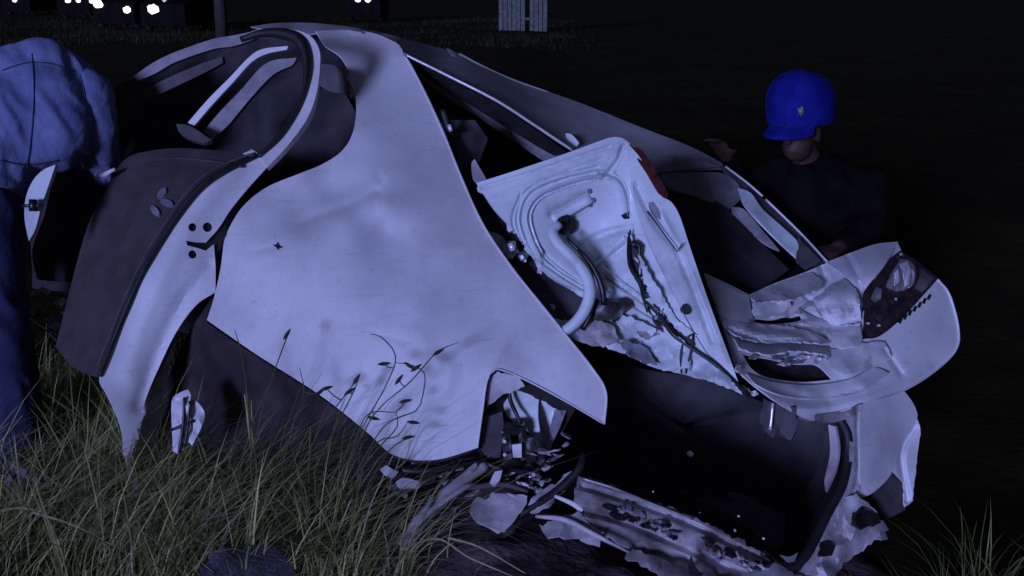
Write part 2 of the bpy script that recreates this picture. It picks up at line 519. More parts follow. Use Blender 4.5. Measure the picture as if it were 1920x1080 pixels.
# rear side panel that sweeps from the roof down to the wheel arch
QP = [(592, 58, 4.06), (640, 56, 4.14), (700, 62, 4.16), (748, 84, 4.10), (757, 102, 4.06), (770, 122), (800, 180, 3.88), (832, 250), (860, 320, 3.59), (890, 390), (917, 440, 3.47),
      (962, 505, 3.42), (1010, 565), (1060, 627, 3.36), (1110, 690), (1136, 735, 3.34), (1133, 795, 3.34), (1060, 752, 3.30), (985, 712), (932, 692, 3.28), (914, 712), (905, 770, 3.27), (895, 840, 3.27),
      (830, 860, 3.26), (780, 863, 3.26), (732, 850, 3.26), (690, 812, 3.26), (600, 741, 3.28), (480, 664, 3.31), (388, 600, 3.36), (402, 555, 3.40), (414, 500, 3.44), (421, 450, 3.47), (438, 412, 3.49), (462, 380, 3.52),
      (502, 350, 3.56), (560, 326, 3.58), (602, 309), (640, 284, 3.65), (661, 250), (668, 200, 3.82), (660, 150), (640, 108, 4.01), (610, 86)]
qp, fq = sheet('quarter_panel', QP, M['paint'], car, res=9, thick=0.004,
    ctrl=[(650, 600, 3.27), (800, 600, 3.29), (560, 560, 3.30), (500, 500, 3.36), (720, 430, 3.41), (640, 412, 3.385), (560, 446, 3.37), (712, 376, 3.43), (560, 392, 3.515), (620, 362, 3.545), (680, 330, 3.545), (500, 482, 3.37), (480, 420, 3.48), (760, 300, 3.585), (740, 240, 3.735), (720, 180, 3.895), (700, 120, 4.035), (690, 260, 3.68),
          (820, 400, 3.46), (930, 600, 3.34), (800, 760, 3.255), (700, 700, 3.265), (1000, 680, 3.32)],
    bump=lambda x, y: 0.004 * noise.noise(Vector((x / 120, y / 150, 2))) + 0.0016 * noise.noise(Vector((x / 45, y / 60, 5))) + 0.010 * math.exp(-((x - 700) / 60) ** 2 - ((y - 352) / 20) ** 2) - 0.006 * math.exp(-((x - 735) / 40) ** 2 - ((y - 395) / 26) ** 2),
    grooves=[([(480, 470), (520, 462)], 7, 0.006), ([(560, 420), (600, 402), (650, 386), (706, 358)], 9, 0.012), ([(700, 380), (716, 352), (712, 330)], 8, 0.006), ([(620, 615), (680, 605), (745, 582)], 5, 0.003), ([(640, 640), (700, 628), (760, 640)], 6, 0.0025), ([(950, 640), (905, 720)], 10, -0.005)])
tube('panel_hem', [(x, y, fq(x, y) - 0.002) for x, y in [(757, 102), (770, 122), (800, 180), (832, 250), (860, 320), (890, 390), (917, 440), (962, 505), (1010, 565), (1060, 627), (1110, 690), (1136, 735), (1133, 795)]], 2.2, M['paint'], qp)
tube('panel_hem', [(x, y, fq(x, y) - 0.002) for x, y in [(1133, 795), (1060, 752), (985, 712), (932, 692), (914, 712), (905, 770), (895, 840)]], 1.8, M['paint'], qp)
tube('arch_lip', [(x, y, fq(x, y) + 0.004) for x, y in [(895, 842), (830, 863), (780, 866), (735, 855)]], 3.2, M['rubber'], qp)
sheet('paint_chip', [(511, 459), (518, 458), (521, 453), (524, 460), (530, 463), (524, 465), (521, 468), (517, 463)], M['plastic'], qp, depth=fq, off=-0.003, res=5, thick=0.0015)
# torn fringe of the arch lining under the panel
for k in range(12):
    x = 745 + k * 13 + random.uniform(-3, 3); y = 866 - 0.0011 * (x - 800) ** 2 * (1 if x > 800 else 0.6)
    w = random.uniform(4, 7); h = random.uniform(8, 18)
    sheet('torn_clip', [(x - w, y, 3.275), (x + w, y - 1, 3.275), (x + w * 0.7, y + h, 3.29), (x - w * 0.4, y + h * 0.9, 3.29)], M['plastic'], car, res=8, thick=0.004)

# roof
RF = [(470, 50, 3.80), (520, 43, 3.86), (600, 44, 3.92), (700, 58, 4.05), (800, 84, 4.18), (862, 101, 4.24), (960, 148, 4.32), (1080, 190, 4.42), (1200, 238, 4.48), (1290, 273, 4.48), (1352, 305, 4.42), (1362, 316, 4.36),
      (1300, 318, 4.24), (1240, 323, 4.16), (1180, 312, 4.06), (1120, 300, 4.0), (1072, 281, 3.95), (1000, 234, 3.88), (930, 189, 3.82), (840, 143, 3.77), (757, 102, 3.735), (742, 78, 3.775), (690, 62, 3.81), (640, 58, 3.815), (592, 62, 3.775), (560, 66, 3.78)]
rf, frf = sheet('roof_panel', rd(RF), M['shaded_roofpaint'], car, res=14, thick=0.004, bump=lambda x, y: 0.006 * ridge(x, y, 190, 3.0) * min(1, max(0, (x - 760) / 200)))
tube('roof_gutter', [(x, y, frf(x, y) - 0.004) for x, y in [(862, 102), (900, 122), (960, 149), (1030, 173)]], [3, 2.5, 2, 1], M['shaded_roofpaint'], rf)
sheet('roof_clip', [(838, 90), (850, 96), (856, 106), (846, 103)], M['chrome'], rf, depth=frf, off=-0.006, res=6)
tube('window_trim', rd([(757, 101, 3.715), (840, 142, 3.75), (930, 188, 3.80), (1000, 233, 3.86), (1072, 281, 3.93)]), 2.6, M['chrome'], rf)
sheet('window_seal', rd([(762, 108, 3.73), (840, 148, 3.77), (930, 195, 3.82), (1000, 241, 3.88), (1066, 288, 3.95), (1040, 292, 3.97), (960, 246, 3.90), (880, 196, 3.84), (800, 146, 3.78)]), M['rubber'], rf, res=12)
sheet('headliner_edge', rd([(786, 140, 3.80), (850, 163, 3.86), (930, 212, 3.90), (1000, 262, 3.95), (1060, 300, 4.0), (1028, 306, 4.03), (960, 262, 3.99), (880, 210, 3.94), (810, 165, 3.86)]), M['headliner'], rf, res=12, thick=0.02, bump=crumple(0.008, 60, 4))
sheet('roof_flake', rd([(1060, 250, 4.03), (1072, 252, 4.03), (1086, 268, 4.02), (1078, 280, 4.01), (1066, 276, 4.0)]), M['paint'], rf, res=8)
sheet('headliner_strip', rd([(1222, 287, 4.15), (1300, 297, 4.25), (1352, 312, 4.33), (1300, 317, 4.22), (1242, 322, 4.13)]), M['headliner'], rf, res=10, bump=crumple(0.012, 50, 7))

# far rear pillar and the crushed window on the far side
fp, _ = sheet('far_pillar', [(1352, 310, 4.36), (1366, 318, 4.36), (1430, 372, 4.32), (1500, 436, 4.22), (1555, 492, 4.06), (1530, 497, 4.03), (1476, 440, 4.16), (1410, 376, 4.27)], M['headdark'], car, res=10, thick=0.012, bump=crumple(0.006, 40, 2))
tube('pillar_edge', [(1360, 312, 4.35), (1400, 342, 4.33), (1430, 368, 4.31)], 2.2, M['paint'], fp)
tube('pillar_edge', [(1436, 374, 4.30), (1500, 436, 4.21), (1552, 492, 4.05)], 2.2, M['paint'], fp)
sheet('crushed_lining', [(1240, 326, 4.14), (1300, 323, 4.21), (1355, 325, 4.30), (1384, 345, 4.30), (1392, 372, 4.27), (1366, 394, 4.2), (1310, 368, 4.13), (1256, 352, 4.08)], M['headliner'], fp, res=9, thick=0.01, bump=crumple(0.018, 50, 5))
sheet('bent_bracket', [(1384, 352, 4.26), (1408, 362, 4.25), (1430, 392, 4.22), (1470, 428, 4.17), (1496, 455, 4.11), (1494, 484, 4.06), (1440, 432, 4.12), (1396, 384, 4.19)], M['innerpaint'], fp, res=8, thick=0.008, bump=crumple(0.018, 36, 9))
sheet('bent_strip', [(1372, 388, 4.16), (1394, 392, 4.16), (1430, 432, 4.12), (1462, 470, 4.06), (1440, 460, 4.06), (1400, 432, 4.1), (1374, 404, 4.14)], M['mudpaint'], fp, res=8, thick=0.006)
sheet('pillar_dark_trim', [(1496, 444, 4.13), (1540, 490, 4.03), (1510, 505, 4.0), (1492, 490, 4.03)], M['headdark'], fp, res=9)  # dark grey trim piece at the pillar foot

# dark cabin behind the openings
cb, _ = sheet('cabin_lining', [(70, 300, 4.5), (240, 150, 4.55), (470, 66, 4.4), (600, 70, 4.3), (760, 112, 4.3), (1000, 245, 4.45), (1240, 330, 4.6), (1370, 330, 4.6), (1540, 500, 4.35), (1420, 570, 4.05), (1200, 640, 3.9), (1000, 640, 3.85), (760, 640, 4.0), (420, 640, 4.05), (200, 560, 4.1), (60, 540, 4.3)], M['cabin'], car, res=24, thick=0.01, bump=wavy(0.03, 90, 4), ctrl=[(600, 350, 4.3), (1000, 420, 4.25)])
sheet('seat_back', [(520, 420, 4.0), (540, 250, 4.02), (580, 170, 4.02), (640, 160, 4.0), (676, 240, 3.95), (670, 330, 3.9), (600, 430, 3.9)], M['cabin'], cb, res=14, thick=0.06)
sheet('seat_cover', [(596, 120, 3.88), (630, 125, 3.86), (656, 160, 3.84), (662, 178, 3.84), (620, 172, 3.86), (598, 160, 3.88)], M['headdark'], cb, res=8, thick=0.02)
sheet('rear_seat_back', [(842, 225, 3.86), (890, 225, 3.9), (915, 260, 3.9), (900, 300, 3.8), (880, 350, 3.72), (862, 300, 3.74)], M['headdark'], cb, res=9, thick=0.03, bump=wavy(0.02, 30, 2))
sheet('parcel_shelf', [(880, 330, 3.75), (930, 330, 3.85), (1060, 300, 4.05), (1300, 350, 4.2), (1480, 505, 4.05), (1405, 552, 3.85), (1330, 540, 3.75), (1180, 560, 3.7), (1000, 600, 3.6), (930, 450, 3.6)], M['cabin'], cb, res=16, thick=0.01, bump=crumple(0.01, 80, 3))
tube('belt_buckle', [(842, 234, 3.74), (846, 246, 3.74)], 4, M['chrome'], cb)
tube('seat_belt', [(830, 205, 3.75), (846, 260, 3.76), (862, 330, 3.73)], 5, M['rubber'], cb, flat=0.3)

# left rear door, wrenched open: shut face with latch holes, grey trim, window frame
door_left = [(486, 292, 3.525), (448, 306), (392, 336, 3.45), (350, 378), (308, 440, 3.39), (272, 500), (244, 560, 3.34), (215, 630), (186, 708, 3.30)]
door_right = [(502, 312, 3.515), (466, 352), (432, 394, 3.475), (410, 428, 3.455), (386, 455), (366, 454), (349, 451), (351, 460), (370, 465), (386, 470), (401, 458, 3.45), (404, 500, 3.43), (404, 548, 3.41), (368, 572), (332, 620, 3.39), (302, 680), (272, 752, 3.35), (244, 852, 3.31)]
DR = door_left + [(200, 740, 3.29), (226, 800, 3.29), (232, 856, 3.30)] + door_right[::-1]
latch = [(361, 426, 8), (389, 426, 9), (361, 477, 8)]
slot = [(349, 454), (366, 456), (380, 457), (392, 447), (397, 450), (396, 458), (384, 468), (372, 464), (352, 460)]
dr, fdr = sheet('rear_door', DR, M['paint'], car, res=8, thick=0.004, ctrl=[(360, 450, 3.415), (300, 560, 3.36), (340, 560, 3.385), (430, 360, 3.475)],
    holes=[circle(*l) for l in latch],
    grooves=[([(440, 330), (392, 372), (330, 470), (280, 580), (240, 700)], 16, -0.006), ([(395, 500), (345, 560), (300, 650), (262, 760)], 14, 0.012)], bump=wavy(0.003, 70, 1))
sheet('latch_recess', [(335, 405), (415, 400), (425, 440), (395, 500), (345, 495)], M['plastic'], dr, depth=fdr, off=0.012, res=14)
tube('weatherstrip', [(x, y, fdr(x, y) - 0.004) for x, y in [(484, 293), (448, 307), (392, 338), (350, 380), (308, 442), (272, 502), (244, 562), (215, 632), (186, 706)]], [2.5, 6, 7, 7, 6, 5.5, 5.5, 5, 4], M['rubber'], dr)
tube('trim_bead', [(x - 6, y - 5, fdr(x, y) - 0.006) for x, y in [(484, 292), (448, 304), (392, 332), (350, 374), (308, 436), (272, 496), (244, 556), (215, 626), (190, 690)]], 2.0, M['headdark'], dr)
tr, ftr = sheet('door_trim', [(250, 290, 3.68), (330, 278, 3.64), (430, 284, 3.56), (482, 290, 3.535), (390, 334, 3.465), (348, 376), (306, 438, 3.40), (270, 498), (242, 558, 3.35), (213, 628), (182, 708, 3.31), (140, 690, 3.42), (104, 650, 3.52), (142, 500, 3.6), (166, 420), (192, 368, 3.66), (218, 318, 3.68)], M['trim'], dr, res=12, thick=0.03, bump=wavy(0.008, 110, 6),
    grooves=[([(250, 306), (360, 306), (440, 322)], 10, 0.008)])
tube('trim_ledge', [(x, y, ftr(x, y) - 0.006) for x, y in [(262, 304), (330, 297), (400, 303), (455, 312)]], 3, M['trim'], dr)
for (cx, cy, a) in ((303, 362, -0.9), (312, 380, 0.2), (290, 395, 0.9)):
    sheet('pull_handle', circle(cx, cy, 12, 12, 6.5, a), M['greychip'], dr, depth=ftr, off=-0.015, res=5, thick=0.012)
# window frame of that door
sheet('window_frame', [(455, 66, 3.74), (490, 54, 3.73), (540, 54, 3.70), (580, 66, 3.68), (598, 92, 3.67), (600, 120, 3.66), (594, 172, 3.62), (576, 222, 3.58), (540, 272, 3.545), (502, 313, 3.51), (487, 294, 3.52), (524, 258, 3.555), (558, 206, 3.60), (574, 158, 3.63), (576, 112, 3.66), (560, 80, 3.69), (530, 68, 3.71), (490, 68, 3.73)], M['paint'], dr, res=7, thick=0.03)
tube('window_channel', [(452, 74, 3.725), (492, 62, 3.715), (535, 64, 3.69), (562, 78, 3.67), (574, 112, 3.645), (572, 158, 3.615), (556, 204, 3.585), (522, 256, 3.54), (484, 294, 3.51)], [6, 8, 11, 11, 8, 5, 4, 4, 3], M['rubber'], dr)
sheet('ledge_chip', [(455, 288, 3.53), (472, 280, 3.53), (482, 286, 3.52), (468, 293, 3.52)], M['chip'], dr, res=6)
# bars of the far side seen through the window
for pts, w0, m in (([(250, 143, 3.95), (288, 117), (330, 97), (400, 73), (440, 66), (478, 58, 3.9), (480, 72), (440, 86), (400, 92), (330, 116), (290, 138), (258, 152, 3.95)], .03, 'headliner'),
                   ([(218, 206, 4.0), (236, 188), (290, 158), (360, 126), (416, 106, 3.95), (418, 118), (372, 142), (300, 176), (240, 204), (222, 212, 4.0)], .03, 'headdark'),
                   ([(352, 230, 3.85), (392, 184), (430, 146), (466, 108), (492, 92), (540, 86, 3.8), (538, 93), (500, 101), (472, 116), (436, 155), (398, 196), (364, 236, 3.85)], .02, 'paint'),
                   ([(382, 246, 3.9), (410, 212), (452, 168), (500, 118), (556, 108, 3.86), (548, 122), (512, 140), (470, 184), (430, 232), (398, 262, 3.9)], .03, 'headliner')):
    sheet('cabin_pillar', pts, M[m], car, res=8, thick=w0)
sheet('window_sill_pad', [(330, 232, 3.8), (356, 236, 3.79), (396, 262, 3.76), (380, 268, 3.76), (340, 252, 3.78)], M['headdark'], car, res=8, thick=0.02)

# front end beyond the stooping person
fpn, _ = sheet('bent_pillar', [(104, 309, 3.42), (92, 345, 3.41), (78, 385, 3.40), (66, 430, 3.39), (54, 452, 3.38), (46, 410, 3.39), (48, 372, 3.40), (62, 338, 3.41), (82, 318, 3.42)], M['innerpaint'], car, res=7, thick=0.02)
tube('hinge', [(42, 386, 3.37), (80, 385, 3.37)], 3, M['plastic'], fpn)
tube('hinge_pin', [(62, 374, 3.37), (62, 396, 3.37)], 8, M['plastic'], fpn)
tube('door_handle', [(180, 329, 3.63), (196, 328, 3.62), (206, 322, 3.615), (216, 317, 3.61)], [5, 6, 4, 3.5], M['paint'], car)
sheet('front_door', [(104, 312, 4.1), (186, 318, 3.95), (168, 420, 3.9), (142, 528, 3.85), (70, 524, 4.0), (60, 470, 4.05), (84, 400, 4.08)], M['cabin'], car, res=14, thick=0.02)

# dark lining and sill under the panel
sheet('wheel_arch_liner', [(404, 548, 3.44), (388, 605, 3.40), (480, 668, 3.35), (600, 745, 3.32), (700, 822, 3.30), (760, 868, 3.30), (740, 960, 3.28), (520, 930, 3.30), (380, 900, 3.38), (300, 880, 3.46), (300, 760, 3.5), (345, 640, 3.5)], M['mudplastic'], car, res=14, thick=0.005, ctrl=[(420, 740, 3.46), (560, 820, 3.38)], bump=crumple(0.03, 120, 6))
sheet('floor_sill', [(246, 860, 3.34), (300, 700, 3.42), (330, 640, 3.44), (300, 780, 3.46), (282, 920, 3.42), (262, 920, 3.36)], M['mudpaint'], car, jag=2, res=9, thick=0.02, bump=crumple(0.01, 30, 2))

# boot: dark well, seal, right jamb
AP = [(1040, 625, 3.48), (1120, 650, 3.50), (1200, 690, 3.50), (1330, 712, 3.48), (1440, 758, 3.45), (1560, 785, 3.56), (1588, 800, 3.58), (1592, 850, 3.56), (1575, 920, 3.50), (1535, 990, 3.42), (1490, 1062, 3.33), (1462, 1064, 3.31), (1430, 1036, 3.29), (1300, 975, 3.28), (1180, 925, 3.28), (1085, 890, 3.29), (1030, 850, 3.31), (1010, 760, 3.36)]
def boot_well():
    loop = catmull(AP, 22, closed=True)
    f = tps(AP)
    v, fa = [], []
    n = len(loop)
    cx = sum(p[0] for p in loop) / n; cy = sum(p[1] for p in loop) / n
    for r, (dd, s, dx, dy) in enumerate(((0, 1, 0, 0), (0.12, 1.0, -4, -6), (0.4, 0.98, -10, -20), (0.75, 0.9, -20, -40), (0.80, 0.5, -20, -40), (0.80, 0.02, -20, -40))):
        for p in loop:
            q = (cx + (p[0] - cx) * s + dx, cy + (p[1] - cy) * s + dy)
            v.append(P(q[0], q[1], f(p[0], p[1]) * (1 if r < 4 else 0.5) + (0 if r < 4 else 0.5 * 3.42) + dd + 0.012 * noise.noise(Vector((p[0] / 40, p[1] / 40, r)))))
    for r in range(5):
        for i in range(n):
            a, b = r * n + i, r * n + (i + 1) % n
            fa.append((a, b, b + n, a + n))
    return mesh_obj('boot_well', v, fa, M['felt'], car)
bw = boot_well()
tube('boot_seal', [(1572, 782, 3.55), (1588, 812, 3.55), (1590, 850, 3.54), (1580, 905, 3.49), (1548, 968, 3.42), (1512, 1040, 3.34), (1486, 1064, 3.31), (1458, 1060, 3.29), (1428, 1035, 3.275)], [9, 10, 10, 10, 10, 10, 11, 10, 7], M['rubber'], bw)
sheet('boot_side_strip', [(1553, 796, 3.62), (1566, 800, 3.6), (1572, 840, 3.6), (1566, 880, 3.6), (1548, 922, 3.6), (1546, 900, 3.62), (1556, 850, 3.63)], M['mudpaint'], bw, res=7, thick=0.01)
sheet('boot_rag', [(1462, 1040, 3.31), (1480, 1044, 3.31), (1496, 1036, 3.32), (1490, 1052, 3.31), (1478, 1056, 3.30)], M['greychip'], bw, res=6)
for (x, y, w, d) in ((1294, 851, 9, 3.9), (1312, 962, 2.4, 3.33), (1385, 968, 3, 3.36), (1432, 1010, 3, 3.32), (1225, 922, 3, 3.32), (1378, 995, 4, 3.31)):
    sheet('glass_crumb', [(x + w * random.uniform(.5, 1.1) * math.cos(q * 1.2566 + d * 9), y + w * random.uniform(.35, .9) * math.sin(q * 1.2566 + d * 9), d) for q in range(5)], M['chip'], bw, res=6, thick=0.006)

jb, fjb = sheet('boot_jamb', [(1586, 778, 3.545), (1600, 764, 3.55), (1616, 758, 3.55), (1614, 830, 3.545), (1612, 932, 3.50), (1590, 960, 3.46), (1565, 1000, 3.41), (1530, 1080, 3.32), (1490, 1090, 3.29), (1512, 1052, 3.32), (1548, 980, 3.40), (1580, 914, 3.47), (1594, 850, 3.52)], M['mudpaint'], car, res=8, thick=0.006, grooves=[([(1607, 765), (1606, 900), (1580, 960)], 4, 0.01)], bump=crumple(0.006, 50, 8))
bc, fbc = sheet('bumper_corner', [(1612, 760, 3.56), (1650, 744, 3.62), (1692, 729, 3.7), (1712, 756, 3.72), (1720, 786, 3.72), (1694, 826, 3.68), (1674, 884, 3.62), (1642, 920, 3.56), (1612, 936, 3.52)], M['paint'], car, res=9, thick=0.005, ctrl=[(1650, 830, 3.57)], bump=wavy(0.008, 50, 3))
sheet('torn_flap', [(1720, 786, 3.715), (1727, 802, 3.72), (1720, 860, 3.70), (1710, 938, 3.66), (1696, 951, 3.65), (1694, 906, 3.66), (1676, 886, 3.64), (1692, 828, 3.69)], M['paint'], bc, jag=0.8, res=8, thick=0.005, grooves=[([(1716, 800), (1690, 850), (1702, 940)], 6, 0.02)])
sheet('corner_cavity', [(1636, 926, 3.60), (1676, 884, 3.68), (1698, 908, 3.7), (1698, 956, 3.68), (1660, 975, 3.62), (1630, 960, 3.58)], M['felt'], bc, res=10, thick=0.02, bump=crumple(0.02, 25, 4))
cj, fcj = sheet('crushed_corner', [(1574, 934, 3.47), (1600, 928, 3.47), (1622, 940, 3.50), (1640, 960, 3.53), (1668, 992, 3.56), (1664, 1010, 3.54), (1640, 1016, 3.50), (1620, 1030, 3.46), (1590, 1050, 3.40), (1560, 1085, 3.33), (1528, 1085, 3.31), (1544, 1040, 3.36), (1568, 990, 3.42)], M['mudpaint'], car, jag=2.5, res=8, thick=0.006, bump=crumple(0.035, 34, 11))
sheet('torn_seal', [(1606, 962), (1622, 956), (1646, 966), (1652, 980), (1630, 986), (1614, 994), (1604, 982)], M['plastic'], cj, depth=fcj, off=-0.02, res=6, thick=0.015, bump=crumple(0.015, 16, 3))
sheet('bent_tab', [(1536, 1020), (1552, 1014), (1566, 1026), (1560, 1042), (1540, 1044)], M['plastic'], cj, depth=fcj, off=-0.012, res=6, thick=0.012, bump=crumple(0.012, 12, 5))

# rear sill under the boot
sl, fsl = sheet('rear_sill', [(1086, 892, 3.285), (1130, 905, 3.28), (1200, 931, 3.275), (1290, 965, 3.27), (1360, 998, 3.27), (1430, 1036, 3.27), (1486, 1070, 3.28), (1520, 1086, 3.28), (1400, 1092, 3.17), (1330, 1076, 3.17), (1262, 1058, 3.18), (1190, 1030, 3.18), (1130, 1000, 3.19), (1086, 962, 3.2), (1078, 925, 3.24)], M['mudpaint'], car, jag=2.0, res=8, thick=0.006,
    grooves=[([(1090, 912), (1180, 940), (1300, 985), (1430, 1050)], 5, 0.02), ([(1080, 955), (1160, 975), (1280, 1025), (1390, 1075)], 6, 0.025)], bump=crumple(0.022, 46, 13))
for (x, y, a) in ((1146, 953, 0.35), (1158, 970, 0.35)):
    sheet('sill_slot', circle(x, y, 17, 10, 4.5, a), M['plastic'], sl, depth=fsl, off=-0.012, res=6, thick=0.006)
rs = random.Random(5)
for k in range(34):
    t = rs.random()
    x = 1150 + 290 * t + rs.uniform(-10, 10); y = 958 + 110 * t + rs.uniform(-14, 12)
    w = rs.uniform(7, 20); h = rs.uniform(3, 8); a = 0.37 + rs.gauss(0, 0.35)
    pts = []
    for q in range(7):
        an = 2 * math.pi * q / 7 + rs.uniform(-.3, .3)
        ex, ey = w * math.cos(an) * rs.uniform(.6, 1.1), h * math.sin(an) * rs.uniform(.6, 1.1)
        pts.append((x + ex * math.cos(a) - ey * math.sin(a), y + ex * math.sin(a) + ey * math.cos(a)))
    sheet('sill_rib', pts, M[rs.choice(['mudpaint', 'mudpaint', 'greychip', 'mudplastic', 'plastic'])], sl, depth=fsl, off=-rs.uniform(0.006, 0.02), res=5, thick=0.008, bump=crumple(0.016, 9, k * 1.7))
tube('sill_lip', [(x, y, fsl(x, y) - 0.012) for x, y in [(1092, 897), (1150, 915), (1212, 940), (1300, 974)]], 2.4, M['alu'], sl)
sheet('buckled_skin', [(1008, 985, 3.18), (1060, 966, 3.2), (1084, 962, 3.2), (1130, 1000, 3.17), (1120, 1022, 3.14), (1060, 1008, 3.15), (1020, 1002, 3.16)], M['mudpaint'], sl, jag=2.2, res=9, bump=crumple(0.03, 40, 17))
sheet('buckled_skin', [(1180, 1026, 3.16), (1260, 1056, 3.15), (1330, 1075, 3.14), (1400, 1092, 3.12), (1300, 1096, 3.08), (1220, 1070, 3.1), (1170, 1045, 3.13)], M['mudpaint'], sl, jag=2.2, res=9, bump=crumple(0.035, 40, 19))
sheet('sill_tear', [(1296, 1040, 3.13), (1304, 1062, 3.12), (1318, 1078, 3.11), (1300, 1086, 3.1), (1290, 1064, 3.12)], M['plastic'], sl, res=7)

# empty lamp socket behind the side panel
so, fso = sheet('lamp_socket', [(912, 706, 3.31), (934, 694, 3.31), (990, 716, 3.33), (1062, 754, 3.36), (1078, 768, 3.38), (1050, 820, 3.42), (1034, 862, 3.40), (1000, 900, 3.36), (940, 890, 3.34), (898, 845, 3.31), (906, 770, 3.31)], M['mudplastic'], car, res=8, thick=0.006, ctrl=[(980, 790, 3.46)], bump=crumple(0.016, 30, 3))
sheet('socket_plate', [(900, 836, 3.30), (908, 784, 3.31), (942, 772, 3.33), (944, 800, 3.34), (938, 858, 3.32), (918, 862, 3.31)], M['headdark'], so, res=7)
sheet('socket_bracket', [(944, 742, 3.36), (984, 728, 3.37), (1020, 742, 3.38), (1058, 766, 3.39), (1046, 800, 3.39), (1030, 848, 3.38), (1014, 858, 3.38), (1000, 824, 3.40), (980, 800, 3.41), (960, 790, 3.40), (946, 770, 3.38)], M['innerpaint'], so, jag=1.6, res=7, bump=crumple(0.012, 36, 4))
sheet('socket_rim', [(916, 712, 3.29), (934, 696, 3.29), (976, 708, 3.30), (984, 726, 3.31), (944, 740, 3.30), (912, 764, 3.29)], M['mudpaint'], so, jag=1.2, res=7, bump=crumple(0.008, 30, 2))
sheet('rust_patch', [(1040, 768, 3.375), (1062, 770, 3.37), (1050, 800, 3.37), (1036, 830, 3.365), (1026, 820, 3.375), (1034, 790, 3.38)], M['greychip'], so, res=7, bump=crumple(0.01, 12, 6))
tube('lamp_cable', [(955, 728, 3.33), (957, 750, 3.335), (968, 776, 3.34), (977, 796, 3.33)], [3, 4, 4, 3], M['plastic'], so)
for (x0, y0, x1, y1, d) in ((970, 793, 987, 832, 3.33), (940, 806, 960, 864, 3.32), (984, 822, 1006, 870, 3.33), (1002, 830, 1022, 872, 3.34), (944, 803, 986, 818, 3.325)):
    sheet('connector', [(x0, y0, d), (x1 - 3, y0 - 2, d), (x1, y1 - 4, d + .01), (x0 + 4, y1, d + .01)], M['plastic'], so, res=7, thick=0.03, bump=crumple(0.008, 12, x0 * .1))
for y in (828, 853):
    sheet('connector_pin', circle(946, y, 3.2, 8), M['chip'], so, ctrl=[(946, y, 3.303), (950, y, 3.303), (946, y + 4, 3.303)], res=4, thick=0.004)
sheet('connector_block', [(960, 834, 3.325), (978, 832, 3.325), (978, 858, 3.33), (962, 858, 3.33)], M['chip'], so, res=7, thick=0.015)
for k in range(9):
    x, y = random.uniform(985, 1045), random.uniform(872, 930); w = random.uniform(6, 13)
    sheet('lamp_fragment', [(x - w, y, 3.33), (x, y - w * .7, 3.33), (x + w * .8, y - w * .2, 3.33), (x + w * .3, y + w * .8, 3.32)], M[random.choice(['alu', 'greychip', 'chip', 'mudpaint'])], so, res=7, thick=0.008, bump=crumple(0.02, 9, k))
tube('drain_hose', [(966, 972, 3.26), (1000, 950, 3.26), (1040, 925, 3.28), (1068, 900, 3.29), (1088, 876, 3.30), (1094, 850, 3.33)], [7, 8, 9, 9, 8, 6], M['rubber'], so)
sheet('side_brace', [(998, 930, 3.27), (1040, 905, 3.30), (1078, 878, 3.31), (1072, 896, 3.30), (1050, 930, 3.27), (1010, 962, 3.24), (990, 960, 3.25)], M['mudpaint'], so, jag=2, res=8, bump=crumple(0.012, 28, 8))

# bumper beam and lower plates
tube('bumper_beam', [(748, 1022, 3.12), (790, 975, 3.15), (830, 935, 3.19), (870, 900, 3.23), (912, 872, 3.27)], [11, 14, 14, 12, 9], M['mudpaint'], car, flat=0.6, n=10)
sheet('bumper_plate', [(880, 958, 3.24), (902, 925, 3.27), (946, 926, 3.27), (986, 930, 3.26), (978, 958, 3.24), (942, 996, 3.2), (902, 980, 3.21)], M['mudpaint'], car, jag=1.2, res=7, thick=0.01, bump=lambda x, y: 0.02 * ridge(x, y, 50, 7), corner=120)
sheet('bumper_core', [(820, 950, 3.24), (900, 880, 3.30), (990, 900, 3.32), (1000, 960, 3.28), (940, 1010, 3.24), (850, 1010, 3.2)], M['mudplastic'], car, jag=3, res=12, thick=0.02, bump=crumple(0.03, 50, 4))

rs = random.Random(9)
for k in range(55):                                 # splintered bits hanging under the torn corner
    t = rs.random()
    x = 715 + 345 * t + rs.gauss(0, 16); y = 884 + rs.gauss(14, 24) + 22 * math.sin(t * 5)
    w = rs.uniform(6, 26); h = rs.uniform(2, 5); a = rs.uniform(-0.9, 0.5)
    pts = []
    for q in range(6):
        an = 2 * math.pi * q / 6 + rs.uniform(-.4, .4)
        ex, ey = w * math.cos(an) * rs.uniform(.5, 1.1), h * math.sin(an) * rs.uniform(.5, 1.1)
        pts.append((x + ex * math.cos(a) - ey * math.sin(a), y + ex * math.sin(a) + ey * math.cos(a)))
    sheet('splinter', [(u, v, 3.27 + 0.1 * (u - 900) / 900 - 0.0006 * (v - 880)) for u, v in pts], M[rs.choice(['plastic', 'mudpaint', 'mudpaint', 'greychip', 'mudplastic', 'headdark', 'alu'])], car, res=6, thick=0.004, bump=crumple(0.022, 11, k * 1.3), off=rs.uniform(-.03, .02))

